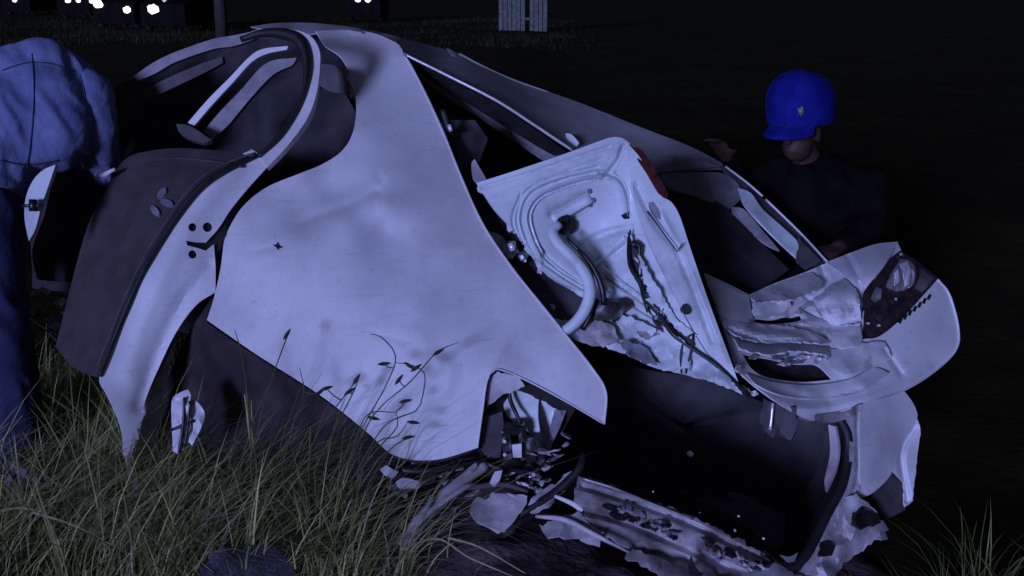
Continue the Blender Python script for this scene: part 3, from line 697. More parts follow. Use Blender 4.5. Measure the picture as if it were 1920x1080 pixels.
for k, pts in enumerate(([(726, 872, 3.24), (770, 884, 3.23), (830, 880, 3.24), (902, 862, 3.27)], [(770, 1000, 3.1), (812, 955, 3.13), (858, 922, 3.17), (886, 906, 3.2)], [(1004, 968, 3.2), (1060, 975, 3.18), (1110, 1000, 3.16), (1180, 1036, 3.13)], [(846, 900, 3.22), (880, 914, 3.22), (940, 908, 3.24), (990, 922, 3.25)], [(1040, 930, 3.24), (1075, 945, 3.22), (1092, 958, 3.21)], [(905, 865, 3.27), (940, 880, 3.27), (1000, 885, 3.29), (1036, 868, 3.31)])):
    tube('bumper_strip', pts, [3, 5, 5, 3][:len(pts)] if len(pts) < 4 else [3, 5.5, 5, 2.5], M[('plastic', 'mudpaint', 'mudpaint', 'headdark', 'paint', 'plastic')[k]], car, flat=0.45, n=8)

# boot lid, inner side towards us, torn loose and folded up
LID = [(893, 343, 3.46), (960, 322, 3.46), (1060, 288, 3.47), (1120, 266), (1150, 257, 3.49), (1172, 262, 3.50), (1196, 288, 3.50), (1214, 330, 3.49), (1226, 400, 3.47), (1240, 470, 3.44), (1268, 560, 3.41), (1310, 640, 3.38), (1352, 700, 3.36),
       (1310, 672, 3.38), (1262, 640, 3.40), (1214, 612, 3.42), (1170, 586, 3.44), (1132, 566, 3.46), (1096, 548, 3.475), (1048, 528, 3.48), (1014, 496, 3.47), (990, 462, 3.46), (956, 424, 3.455), (926, 392, 3.455)]
lid, fl = sheet('boot_lid', LID, M['innerpaint'], car, res=4.5, thick=0.02, ctrl=[(1080, 400, 3.545), (1130, 420, 3.56), (1100, 350, 3.50), (1000, 400, 3.475), (1060, 480, 3.515), (1150, 500, 3.52), (1180, 560, 3.47)],
    grooves=[([(1012, 478), (996, 444), (988, 404), (1006, 370), (1050, 348), (1110, 332), (1150, 335), (1168, 358), (1176, 400)], 4, -0.0190),
             ([(1004, 480), (986, 444), (979, 402), (998, 363), (1050, 339), (1112, 323), (1156, 326)], 3, 0.0155),
             ([(996, 476), (976, 440), (970, 402), (990, 356), (1050, 330), (1120, 313)], 2.5, 0.0107), ([(986, 462), (966, 432), (962, 404), (976, 366)], 2.5, 0.0095),
             ([(1036, 400), (1100, 366)], 8, 0.0167), ([(1066, 412), (1094, 396), (1110, 384)], 3, 0.0190),
             ([(1085, 462), (1130, 440), (1178, 427)], 6, 0.0238), ([(1110, 500), (1150, 470), (1176, 448)], 3, -0.0190),
             ([(1134, 332), (1158, 302), (1168, 276)], 4, 0.0167), ([(905, 352), (1000, 322), (1140, 276)], 3, 0.0071), ([(930, 366), (1000, 343), (1130, 297)], 3, 0.0048),
             ([(1140, 520), (1200, 560), (1260, 612)], 4, 0.0238), ([(1128, 500), (1190, 545), (1240, 590)], 4, -0.0167), ([(1150, 512), (1210, 556)], 3, 0.0190), ([(1136, 540), (1190, 574), (1240, 604)], 3, 0.0167),
             ([(1010, 462), (1040, 492), (1082, 522), (1100, 532)], 3, 0.0167), ([(1016, 478), (1050, 508), (1096, 536)], 2.5, 0.0143), ([(1020, 494), (1060, 522), (1094, 542)], 2.5, 0.0143)],
    bump=lambda x, y: 0.024 * ridge(x, y, 60, 21) * min(1, max(0.06, (y - 430) / 110)))
sheet('grommet', circle(1062, 422, 20, 16, 19), M['rubber'], lid, depth=fl, off=-0.028, res=6, thick=0.02, bump=lambda x, y: 0.00002 * ((x - 1062) ** 2 + (y - 422) ** 2))
tube('pull_strap', [(1036, 412, fl(1036, 412) - 0.006), (1070, 394, fl(1070, 394) - 0.008), (1108, 372, fl(1108, 372) - 0.006)], 9, M['innerpaint'], lid, flat=0.35)
for (x, y) in ((1105, 360), (1112, 376), (1106, 385)):
    sheet('strap_screw', circle(x, y, 4, 8), M['greychip'], lid, depth=fl, off=-0.012, res=4, thick=0.006)
sheet('lid_notch', [(1164, 404), (1178, 396), (1180, 410), (1170, 411)], M['plastic'], lid, depth=fl, off=-0.006, res=5)
# folded side flange of the lid
fg, ffg = sheet('lid_flange', [(1176, 268, 3.47), (1200, 296, 3.465), (1238, 366, 3.45), (1258, 378, 3.445), (1274, 404, 3.44), (1296, 470, 3.42), (1320, 540, 3.40), (1346, 612, 3.375), (1370, 676, 3.35), (1384, 716, 3.34), (1360, 700, 3.35), (1322, 655, 3.37), (1290, 600, 3.385), (1258, 540, 3.40), (1224, 470, 3.425), (1196, 400, 3.445), (1184, 330, 3.46)], M['innerpaint'], lid, res=7, thick=0.012,
    holes=[circle(1288, 579, 11, 12)], grooves=[([(1194, 350), (1230, 420), (1270, 470), (1300, 540), (1338, 640)], 6, 0.016), ([(1240, 400), (1290, 500), (1330, 600), (1362, 680)], 6, -0.008)], bump=crumple(0.006, 70, 23))
sheet('flange_plug', circle(1288, 579, 13, 12), M['rubber'], lid, depth=ffg, off=0.012, res=6)
sheet('lid_lamp', [(1184, 276, 3.475), (1200, 278, 3.475), (1216, 298, 3.47), (1252, 360, 3.46), (1250, 374, 3.455), (1238, 368, 3.45), (1214, 326, 3.455), (1196, 300, 3.46)], M['redlens'], lid, res=6, thick=0.03)
sheet('flange_slot', [(1216, 380), (1224, 378), (1236, 396), (1238, 412), (1228, 406), (1218, 394)], M['greychip'], lid, depth=ffg, off=-0.004, res=5)
tube('flange_wire', [(1214, 396, 3.425), (1226, 412, 3.42), (1246, 440, 3.41), (1270, 472, 3.40), (1280, 456, 3.40)], [2, 2, 1.6, 1.6, 1], M['plastic'], lid)
# goose-neck hinge
tube('hinge_arm', [(1050, 420, 3.46), (1036, 434, 3.45), (1046, 456, 3.43), (1074, 484, 3.41), (1098, 516, 3.39), (1106, 548, 3.38), (1098, 578, 3.375), (1080, 604, 3.375), (1052, 626, 3.38)], [7, 10, 11, 11.5, 12, 12, 11.5, 11, 10], M['innerpaint'], lid, n=12, step=6)
tube('lid_cable', [(1064, 436, 3.45), (1066, 450, 3.42), (1096, 480, 3.41), (1118, 512, 3.40), (1130, 545, 3.395), (1132, 572, 3.40)], [4, 4, 5, 6, 6, 5], M['plastic'], lid)
tube('lid_cable', [(1082, 468, 3.40), (1106, 506, 3.385), (1114, 540, 3.38), (1112, 570, 3.385), (1104, 596, 3.39), (1092, 618, 3.40)], [2, 3, 4, 3, 4, 5], M['plastic'], lid)
tube('wire_loom', [(1182, 432, 3.48), (1178, 460, 3.47), (1182, 500, 3.45), (1200, 530, 3.43), (1212, 566, 3.41), (1238, 592, 3.39), (1262, 626, 3.37), (1300, 655, 3.355), (1340, 682, 3.345), (1372, 712, 3.34), (1404, 742, 3.34)], [2, 3, 4, 4.5, 3.5, 4, 5, 3.5, 4, 5, 4], M['plastic'], lid)
tube('wire_loom', [(1200, 530, 3.43), (1206, 560, 3.41), (1214, 586, 3.41)], [3, 2.5, 1.5], M['plastic'], lid)
tube('wire_loom', [(1186, 452, 3.46), (1200, 462, 3.45), (1198, 482, 3.45), (1206, 500, 3.445)], [4, 5, 4, 3], M['plastic'], lid)
tube('loose_wire', [(1282, 640, 3.36), (1276, 665, 3.36), (1278, 700, 3.37)], 2, M['plastic'], lid)
tube('loose_wire', [(1300, 626, 3.36), (1296, 655, 3.355), (1286, 700, 3.37)], 2, M['plastic'], lid)
tube('loose_wire', [(1282, 640, 3.36), (1292, 630, 3.36), (1300, 626, 3.36)], 1.6, M['plastic'], lid)
for pts in ([(1196, 470, 3.44), (1222, 520, 3.42), (1246, 560, 3.40), (1272, 600, 3.385), (1306, 630, 3.37), (1280, 628, 3.38), (1244, 590, 3.40), (1214, 545, 3.42)], [(1210, 560, 3.41), (1228, 556, 3.405), (1234, 580, 3.40), (1226, 592, 3.41)], [(1240, 610, 3.395), (1270, 630, 3.37), (1320, 672, 3.36), (1300, 668, 3.37), (1262, 650, 3.385)]):
    sheet('torn_shred', pts, M['innerpaint'], lid, jag=1.3, res=6, thick=0.004, bump=crumple(0.02, 26, pts[0][0] * .03))

for pts in ([(1177, 436), (1190, 450), (1203, 478), (1207, 508), (1219, 540), (1208, 550), (1190, 522), (1181, 490)], [(1214, 562), (1240, 586), (1270, 620), (1304, 646), (1292, 655), (1254, 634), (1226, 602)]):
    sheet('lid_tear_shade', pts, M['felt'], lid, depth=fl, off=-0.02, res=6, thick=0.006, jag=1.2, bump=crumple(0.008, 14, pts[0][0] * .1))  # dark sheets laid over the lid for the shade inside its torn gaps
rs = random.Random(21)
for k in range(13):
    t = rs.random()
    x, y = (1184 + 26 * t, 446 + 95 * t) if k < 8 else (1222 + 70 * t, 575 + 70 * t)
    a = 1.15 + rs.gauss(0, 0.5); w = rs.uniform(6, 15); h = rs.uniform(1.5, 3.5)
    q = [(x + u * w * math.cos(a) - v * h * math.sin(a), y + u * w * math.sin(a) + v * h * math.cos(a)) for u, v in ((-1, .2), (-.3, -1), (.9, -.4), (1, .5), (0, 1))]
    sheet('torn_shred', q, M[rs.choice(['innerpaint', 'alu', 'innerpaint', 'plastic'])], lid, depth=fl, off=-0.035, res=6, thick=0.003, bump=crumple(0.012, 9, k))

# crumpled boot floor edge below the lid
cf, fcf = sheet('crumpled_shelf', [(1046, 612, 3.46), (1060, 600, 3.48), (1120, 600, 3.48), (1150, 588, 3.47), (1182, 592, 3.46), (1244, 622, 3.44), (1300, 648, 3.42), (1350, 690, 3.39), (1392, 738, 3.37), (1350, 722, 3.39), (1300, 706, 3.41), (1228, 690, 3.43), (1180, 668, 3.44), (1130, 650, 3.45), (1080, 638, 3.45)], M['innerpaint'], car, jag=1.4, res=6, thick=0.005, sharp=14, bump=crumple(0.03, 50, 31))
rs = random.Random(3)
for k, pts in enumerate(([(1050, 612), (1084, 600), (1122, 600), (1152, 612), (1160, 640), (1120, 650), (1080, 636)], [(1150, 592), (1182, 594), (1232, 618), (1214, 642), (1170, 624)], [(1200, 644), (1244, 624), (1300, 650), (1292, 690), (1262, 694), (1236, 688)],
        [(1296, 654), (1350, 692), (1386, 732), (1334, 714), (1298, 702)], [(1158, 640), (1206, 648), (1232, 686), (1200, 678), (1180, 666)], [(1182, 604), (1244, 626), (1290, 646), (1240, 640), (1200, 630)])):
    g_ = tps([(x, y, rs.uniform(-0.075, -0.02)) for x, y in pts])
    sheet('folded_plate', pts, M[('mudpaint', 'innerpaint', 'innerpaint', 'innerpaint', 'greychip', 'mudpaint')[k]], cf, depth=lambda x, y, g_=g_: fcf(x, y) + g_(x, y), res=6, thick=0.004, sharp=14, jag=1.2, bump=crumple(0.014, 26, k * 3.1))
sheet('hinge_mount', [(1112, 560, 3.42), (1132, 566, 3.41), (1168, 564, 3.40), (1174, 578, 3.40), (1160, 600, 3.41), (1126, 600, 3.42), (1098, 598, 3.42)], M['plastic'], cf, jag=1.5, res=8, thick=0.03, bump=crumple(0.012, 22, 3))
sheet('shelf_edge', [(1020, 594, 3.44), (1052, 600, 3.45), (1070, 612, 3.44), (1050, 620, 3.43), (1036, 614, 3.43)], M['paint'], cf, res=7)

# smashed inner lamp cavity between side panel and lid
lc, flc = sheet('inner_wing', [(905, 395, 3.60), (940, 410, 3.62), (985, 455, 3.60), (1040, 525, 3.56), (1090, 552, 3.54), (1094, 590, 3.50), (1050, 612, 3.48), (1010, 580, 3.50), (962, 512, 3.54), (916, 446, 3.58)], M['felt'], car, res=10, thick=0.006, bump=crumple(0.02, 50, 8))
for pts, m in (([(918, 434), (940, 442), (952, 462), (946, 478), (928, 462)], 'innerpaint'), ([(952, 452), (966, 452), (972, 470), (960, 486), (950, 470)], 'chrome'), ([(944, 472), (958, 480), (950, 486)], 'chrome'), ([(972, 472), (994, 470), (986, 492), (970, 488)], 'alu'), ([(950, 496), (976, 500), (974, 512), (954, 508)], 'redlens'), ([(1008, 492), (1016, 496), (1016, 514), (1008, 512)], 'chip'), ([(1030, 570), (1040, 572), (1036, 580)], 'chip'), ([(962, 515), (972, 512), (976, 524), (966, 524)], 'redlens')):
    sheet('lamp_shard', pts, M[m], lc, depth=flc, off=-0.035, res=5, thick=0.006, bump=crumple(0.015, 10, pts[0][0] * .07))
tube('bulb', [(957, 456, 3.50), (962, 470, 3.50)], 6, M['chrome'], lc)
sheet('side_tab', [(884, 306, 3.60), (890, 298, 3.60), (898, 312, 3.60), (912, 336, 3.58), (898, 344, 3.56), (888, 334, 3.57)], M['shaded_roofpaint'], car, res=6, thick=0.008)

# far rear corner: crumpled wing pushed up, with the far tail lamp
dk, fdk = sheet('far_wing', [(1322, 512, 3.58), (1360, 530, 3.66), (1405, 553, 3.72), (1450, 532, 3.82), (1500, 514, 3.90), (1552, 492, 3.98), (1590, 476, 4.02), (1640, 458, 4.06), (1682, 453, 4.08), (1690, 470, 4.02), (1662, 494, 3.92), (1634, 530, 3.84), (1622, 570, 3.78), (1616, 636, 3.70), (1650, 630, 3.72), (1700, 588, 3.80), (1758, 524, 3.92), (1780, 552, 3.94), (1797, 616, 3.92), (1791, 658, 3.88), (1744, 702, 3.80), (1690, 734, 3.70), (1640, 752, 3.61), (1560, 785, 3.52), (1526, 788, 3.46), (1488, 774, 3.42), (1440, 742, 3.39), (1402, 712, 3.39), (1380, 688, 3.41), (1366, 640, 3.45), (1346, 580, 3.50)],
    M['paint'], car, res=5, thick=0.005, sharp=18, ctrl=[(1480, 600, 3.70), (1560, 620, 3.72), (1540, 560, 3.80), (1450, 670, 3.52), (1580, 700, 3.60), (1720, 640, 3.78)],
    holes=[[(1392, 664), (1440, 672), (1490, 682), (1530, 684), (1556, 706), (1560, 712), (1500, 716), (1440, 708), (1410, 692)], [(1416, 599), (1446, 601), (1472, 595), (1504, 593), (1502, 600), (1474, 606), (1440, 607), (1416, 605)]],
    bump=lambda x, y: (0.022 * ridge(x, y, 80, 41) + 0.006 * ridge(x, y, 28, 44)) * max(0.0, min(1, (1665 - x) / 90)) * min(1, max(0.25, (x - 1350) / 60)) + 0.006 * noise.noise(Vector((x / 60, y / 60, 3))),
    grooves=[([(1414, 600), (1450, 602), (1504, 597)], 5, 0.03), ([(1416, 612), (1480, 618), (1520, 634)], 7, 0.02), ([(1366, 618), (1400, 630), (1440, 640), (1500, 640), (1530, 641)], 6, 0.025), ([(1500, 612), (1560, 612), (1612, 608)], 6, 0.018), ([(1560, 612), (1530, 572), (1510, 556)], 4, 0.014), ([(1380, 690), (1450, 748), (1530, 767), (1640, 742), (1740, 690)], 9, -0.014), ([(1450, 728), (1530, 748), (1610, 732)], 8, 0.012), ([(1540, 500), (1550, 540), (1520, 560), (1480, 590)], 6, 0.025), ([(1590, 480), (1610, 520), (1612, 560)], 6, 0.02), ([(1660, 656), (1690, 700)], 6, 0.012)])
for k, pts in enumerate((
        [(1405, 553, -.008), (1450, 534, -.012), (1520, 510, -.012), (1548, 530, -.06), (1528, 545, -.07), (1490, 560, -.075), (1418, 568, -.05)],
        [(1412, 568, -.055), (1478, 561, -.062), (1484, 574, -.03), (1462, 588, -.015), (1450, 597, -.012), (1412, 599, -.012)],
        [(1502, 577, -.015), (1530, 560, -.05), (1552, 540, -.075), (1582, 522, -.03), (1608, 548, -.085), (1615, 602, -.035), (1560, 611, -.022), (1522, 603, -.01)],
        [(1496, 577, -.02), (1548, 603, -.03), (1562, 611, -.02), (1530, 612, -.06), (1506, 606, -.065)],
        [(1350, 596, -.02), (1412, 606, -.03), (1480, 612, -.03), (1540, 630, -.03), (1556, 644, -.07), (1480, 640, -.075), (1420, 640, -.065), (1372, 624, -.05)],
        [(1374, 627, -.005), (1420, 643, -.01), (1500, 644, -.01), (1560, 652, -.02), (1550, 665, -.065), (1490, 658, -.07), (1440, 664, -.06), (1390, 652, -.05)],
        [(1546, 613, -.03), (1612, 606, -.045), (1617, 640, -.07), (1600, 650, -.07), (1558, 651, -.02)],
        [(1548, 492, -.006), (1600, 472, -.006), (1640, 458, -.006), (1684, 453, -.006), (1662, 492, -.055), (1634, 526, -.055), (1614, 550, -.02), (1588, 520, -.05)],
        [(1400, 700, -.012), (1450, 716, -.02), (1520, 722, -.02), (1590, 712, -.02), (1640, 690, -.015), (1668, 700, -.03), (1610, 736, -.055), (1540, 748, -.06), (1470, 742, -.05), (1420, 722, -.035)],
        [(1556, 655, -.02), (1620, 642, -.03), (1660, 640, -.02), (1672, 672, -.05), (1640, 690, -.02), (1590, 700, -.045), (1556, 690, -.03)],
        [(1330, 520, -.01), (1404, 556, -.012), (1412, 600, -.03), (1400, 606, -.03), (1352, 594, -.02)])):
    g_ = tps([(x, y, o_) for x, y, o_ in pts])
    sheet('folded_plate', [(x, y) for x, y, o_ in pts], M['paint' if k in (7, 8, 10) else 'scuffpaint'], dk, depth=lambda x, y, g_=g_: fdk(x, y) + g_(x, y), res=6, thick=0.005, sharp=16, jag=0.9 if k not in (7, 8, 10) else 0, bump=crumple(0.012 if k not in (7, 8, 10) else 0.003, 30, k * 2.1))
sheet('wing_cavity', [(1380, 580, 3.78), (1540, 580, 3.86), (1560, 670, 3.70), (1575, 715, 3.62), (1500, 725, 3.55), (1410, 705, 3.52)], M['mudplastic'], dk, jag=1, res=10, bump=wavy(0.02, 30, 3))
for k, (x, y, w, h) in enumerate(((1462, 668, 16, 6), (1486, 676, 24, 5), (1504, 670, 16, 4), (1472, 682, 14, 3), (1532, 675, 9, 6), (1550, 670, 6, 4), (1414, 668, 10, 4), (1384, 690, 5, 7))):
    sheet('torn_metal', [(x - w, y + h * .5), (x - w * .2, y - h), (x + w, y - h * .6), (x + w * .8, y + h * .5), (x, y + h)], M['chrome' if k in (2, 3, 4, 5, 7) else 'alu'], dk, depth=fdk, off=-0.03 - 0.003 * k, res=5, thick=0.005, bump=crumple(0.02, 8, k))
tube('torn_edge', [(1384, 654, fdk(1384, 654) - .012), (1420, 664, fdk(1420, 664) - .015), (1460, 672, fdk(1460, 672) - .015)], 2.4, M['paint'], dk)
tube('wing_hem', [(x, y, fdk(x, y) - 0.004) for x, y in [(1758, 524), (1780, 552), (1797, 616), (1791, 658), (1744, 702), (1690, 734), (1640, 752), (1560, 776)]], 2.2, M['paint'], dk)
# vent ticks beside the lamp
for k in range(7):
    x, y = 1688 + k * 9, 600 - k * 7.4
    sheet('lamp_clip', [(x - 4, y + 4), (x + 1, y - 5), (x + 5, y - 2), (x + 1, y + 7)], M['plastic'], dk, depth=fdk, off=-0.004, res=5, thick=0.008)
lp, flp = sheet('far_tail_lamp', [(1614, 638, 3.70), (1618, 570, 3.76), (1634, 528, 3.82), (1660, 492, 3.90), (1688, 470, 3.99), (1722, 492, 3.97), (1760, 522, 3.92), (1700, 584, 3.79), (1656, 626, 3.72)], M['lampdark'], car, res=7, thick=0.04, off=0.012, bump=crumple(0.014, 40, 12))
bowl = lambda x, y: -0.014 * (1 - ((x - 1692) / 30) ** 2 - ((y - 516) / 34) ** 2) + 0.004 * math.sin((x + 0.3 * y) * 0.55)
sheet('lamp_reflector', [(1664, 538), (1672, 512), (1688, 486), (1704, 488), (1716, 502), (1714, 530), (1700, 542), (1680, 546)], M['alu'], lp, depth=flp, off=-0.012, res=4, thick=0.006, bump=bowl)
for pts in ([(1688, 494), (1702, 490), (1707, 506), (1704, 534), (1696, 538), (1694, 514)], [(1676, 512), (1684, 504), (1686, 526), (1678, 536)], [(1710, 504), (1715, 510), (1712, 528)]):
    sheet('reflector_highlight', pts, M['chip'], lp, depth=flp, off=-0.017, res=4, thick=0.003, bump=bowl)  # pale pieces laid on the reflector as its painted highlight
sheet('lamp_reflector', [(1634, 560), (1642, 538), (1654, 542), (1652, 560), (1642, 566)], M['alu'], lp, depth=flp, off=-0.01, res=4, bump=crumple(0.012, 12, 5))
sheet('clear_lens', [(1716, 540), (1728, 506), (1752, 522), (1730, 548)], M['headdark'], lp, depth=flp, off=-0.006, res=6, bump=crumple(0.006, 18, 7))
for pts in ([(1640, 500, -.01), (1662, 484, -.01), (1660, 500, -.02), (1644, 520, -.02)], [(1622, 580, -.01), (1650, 572, -.012), (1652, 582, -.02), (1624, 592, -.02)], [(1650, 590, -.01), (1690, 556, -.01), (1696, 564, -.02), (1658, 602, -.02)]):
    sheet('lamp_rib', [q[:2] for q in pts], M['plastic'], lp, depth=flp, off=-0.016, res=5, thick=0.008)
for (x, y) in ((1640, 520), (1690, 476), (1628, 606), (1648, 610), (1680, 560)):
    sheet('lamp_glint', circle(x, y, 3, 8, 2.2), M['chrome'], lp, depth=flp, off=-0.018, res=3, bump=crumple(0.01, 6, x * .1))
# second lip and hanging lock under the wing
sheet('rear_crossmember', [(1488, 776, 3.44), (1530, 790, 3.47), (1580, 788, 3.53), (1618, 764, 3.57), (1610, 756, 3.58), (1570, 772, 3.53), (1530, 776, 3.48), (1494, 766, 3.45)], M['mudpaint'], car, res=7, thick=0.02)
lk, _ = sheet('boot_lock', [(1440, 752, 3.40), (1492, 764, 3.41), (1492, 806, 3.42), (1482, 826, 3.42), (1468, 818, 3.42), (1460, 800, 3.42), (1450, 822, 3.42), (1436, 806, 3.41)], M['headdark'], car, res=8, thick=0.03, bump=crumple(0.01, 20, 6))
tube('lock_bar', [(1449, 756, 3.385), (1447, 780, 3.385), (1444, 806, 3.385)], 3, M['chrome'], lk)
for k, (x, y) in enumerate(((1400, 734), (1408, 742), (1392, 728), (1414, 738))):
    sheet('torn_clip', [(x - 9, y - 3, 3.36), (x + 3, y - 6, 3.36), (x + 9, y + 2, 3.36), (x - 2, y + 5, 3.36)], M[('paint', 'plastic', 'alu', 'paint')[k]], car, res=5, thick=0.006, bump=crumple(0.012, 7, k))

# far rear wheel tucked under the wreck, near wheel pushed in behind the arch
def wheel(c, axis, r, w):
    axis = Vector(axis).normalized()
    a = axis.orthogonal().normalized(); b = axis.cross(a)
    def lathe(name, prof, mat, par, n=28):
        v, f = [], []
        for k in range(n):
            t = 2 * math.pi * k / n
            for (rr, h) in prof:
                v.append(Vector(c) + axis * h + (a * math.cos(t) + b * math.sin(t)) * rr)
        m = len(prof)
        for k in range(n):
            for i in range(m - 1):
                p, q = k * m + i, ((k + 1) % n) * m + i
                f.append((p, q, q + 1, p + 1))
        return mesh_obj(name, v, f, mat, par)
    t = lathe('rear_wheel', [(r * .66, -w * .5), (r * .9, -w * .52), (r * .98, -w * .42), (r, -w * .2), (r, w * .2), (r * .98, w * .42), (r * .9, w * .52), (r * .66, w * .5)], M['rubber'], car)
    lathe('rim', [(0.001, w * .2), (r * .2, w * .3), (r * .5, w * .12), (r * .62, w * .42), (r * .67, w * .45), (r * .67, -w * .45)], M['alu'], t)
wc = P(560, 790, 3.85)
wheel((wc.x, wc.y, 0.28), (-0.25, -1, 0.1), 0.29, 0.18)

# ------------------------------------------------------------------ loose debris
def debris(name, outline, mat, label, cat='debris', **kw):
    b = sum((P(*p[:3]) for p in outline if len(p) > 2), Vector()) / max(1, len([p for p in outline if len(p) > 2]))
    o, f = sheet(name, outline, mat, None, base=b, **kw)
    tag(o, label, cat, kw.get('group'))
    return o, f
torn = thing('torn_plastic_piece', P(348, 835, 3.25), 'bright white torn plastic piece standing upright in grass below the open door', 'debris')
for pts in ([(322, 752, 3.25), (340, 735, 3.25), (352, 730, 3.25), (358, 742, 3.25), (346, 800, 3.24), (336, 852, 3.23), (324, 846, 3.24)], [(356, 748, 3.26), (372, 756, 3.26), (384, 776, 3.26), (378, 800, 3.25), (360, 836, 3.24), (350, 820, 3.25), (360, 780, 3.25)]):
    sheet('shard', pts, M['chip'], torn, res=6, thick=0.004, bump=crumple(0.014, 26, pts[0][0] * .01))
for pts in ([(322, 806, 3.235), (346, 796, 3.235), (362, 790, 3.245)], [(346, 745, 3.24), (344, 790, 3.235), (336, 850, 3.23)], [(356, 752, 3.245), (352, 800, 3.24), (346, 838, 3.235)]):
    tube('dark_strap', pts, 3, M['plastic'], torn)
debris('broken_trim_chip', [(712, 880, 3.2), (724, 872, 3.2), (746, 886, 3.2), (738, 896, 3.19), (720, 890, 3.19)], M['chip'], 'small pale broken chip left of the other, under the arch tip', res=6, thick=0.012)
debris('broken_trim_chip', [(742, 904, 3.17), (756, 896, 3.18), (786, 902, 3.18), (780, 912, 3.17), (750, 914, 3.16)], M['chip'], 'flat pale broken chip lying right below the arch lip', res=6, thick=0.012)
debris('white_clip', [(918, 905, 3.20), (928, 884, 3.21), (942, 882, 3.21), (936, 902, 3.20), (926, 910, 3.19)], M['chip'], 'small white clip lying on the dark bumper core', res=6, thick=0.01)
debris('grey_trim_scrap', [(792, 960, 3.13), (806, 930, 3.15), (812, 936, 3.15), (800, 966, 3.12)], M['greychip'], 'thin grey scrap beside the bent bumper beam', res=6, thick=0.008)
dc, _ = debris('crumpled_cloth', [(360, 1096, 2.74), (388, 1052, 2.82), (404, 1030, 2.86), (470, 1020, 2.92), (520, 1028, 2.90), (548, 1062, 2.82), (560, 1096, 2.74)], M['dustcloth'], 'dusty grey blue cloth lying in grass at the bottom edge', 'cloth', res=7, thick=0.006, bump=lambda x, y: 0.02 * ridge(x, y, 60, 4), jag=2.5)
bt = thing('glass_litter', P(95, 620, 3.75), 'heap of shattered lamp plastic beside the leg of the stooping person', 'debris')
for k in range(16):
    x, y = random.gauss(98, 20), random.gauss(590, 22); w = random.uniform(5, 13)
    sheet('fragment', [(x - w, y, 3.72), (x, y - w * .6, 3.72), (x + w, y - w * .1, 3.72), (x + w * .2, y + w * .6, 3.71)], M[('headdark', 'greychip', 'chip', 'greychip', 'chrome', 'mudpaint')[k % 6]], bt, res=7, thick=0.01, bump=crumple(0.03, 9, k))
debris('pale_litter', [(6, 890, 3.3), (22, 872, 3.32), (50, 880, 3.32), (58, 905, 3.3), (40, 916, 3.28), (12, 912, 3.28)], M['greychip'], 'pale crumpled litter in the grass at the left edge', 'litter', res=7, bump=crumple(0.03, 20, 3))
debris('pale_litter', [(60, 900, 3.28), (82, 892, 3.28), (90, 902, 3.27), (70, 908, 3.27)], M['greychip'], 'small grey scrap in grass right of the pale crumpled litter', 'litter', res=7, bump=crumple(0.02, 12, 5))

# ------------------------------------------------------------------ people
_b = bmesh.new(); bmesh.ops.create_icosphere(_b, subdivisions=2, radius=1.0)
_b.verts.index_update()
ICO_V = [v.co.copy() for v in _b.verts]; ICO_F = [[v.index for v in f.verts] for f in _b.faces]
_b.free()

def capsules(bm, chain):
    """overlapping tapered volumes; fused into one skin by the voxel remesh"""
    for (p0, r0), (p1, r1) in zip(chain[:-1], chain[1:]):
        p0, p1 = Vector(p0), Vector(p1)
        L = (p1 - p0).length
        m = max(1, int(L / max(0.004, min(r0, r1) * 0.45)))
        for k in range(m + 1):
            t = k / m
            rr = r0 + (r1 - r0) * t; cc = p0.lerp(p1, t)
            vs = [bm.verts.new(cc + q * rr) for q in ICO_V]
            for fc in ICO_F: bm.faces.new([vs[i] for i in fc])

def ell(bm, c, r, rot=None):
    mt = Matrix.Translation(Vector(c)) @ (rot.to_4x4() if rot is not None else Matrix.Identity(4)) @ Matrix.Diagonal((*r, 1))
    bmesh.ops.create_icosphere(bm, subdivisions=3, radius=1.0, matrix=mt)

def fused(name, bm, mat, parent, voxel=0.012, smooth=6, fold=0.0, fold_scale=0.1):
    b = root_base(parent)
    for v in bm.verts: v.co -= b
    me = bpy.data.meshes.new(name)
    bm.to_mesh(me); bm.free()
    tmp = bpy.data.objects.new(name, me)
    COL.objects.link(tmp)
    md = tmp.modifiers.new('fuse', 'REMESH'); md.mode = 'VOXEL'; md.voxel_size = voxel; md.use_smooth_shade = True
    if smooth:
        s = tmp.modifiers.new('soft', 'SMOOTH'); s.factor = 0.5; s.iterations = smooth
    dg = bpy.context.evaluated_depsgraph_get()
    m2 = bpy.data.meshes.new_from_object(tmp.evaluated_get(dg))
    if fold:
        nn = [v.normal.copy() for v in m2.vertices]
        for v, n_ in zip(m2.vertices, nn):
            q = v.co / fold_scale
            u = q.x * 0.75 + q.y * 0.3 + q.z * 0.35
            wq = 1.2 * noise.noise(q * 0.35)
            w = 0.55 * (1 - 2.6 * abs(noise.noise(Vector((u * 0.9 + wq, q.y * 0.3, q.z * 0.22))))) + 0.35 * noise.noise(Vector((u * 1.9 + wq, q.z * 0.4, 4)))
            v.co += n_ * fold * w
    m2.polygons.foreach_set('use_smooth', [True] * len(m2.polygons))
    m2.materials.clear(); m2.materials.append(mat)
    bpy.data.objects.remove(tmp)
    o = bpy.data.objects.new(name, m2)
    COL.objects.link(o)
    o.parent = parent
    return o

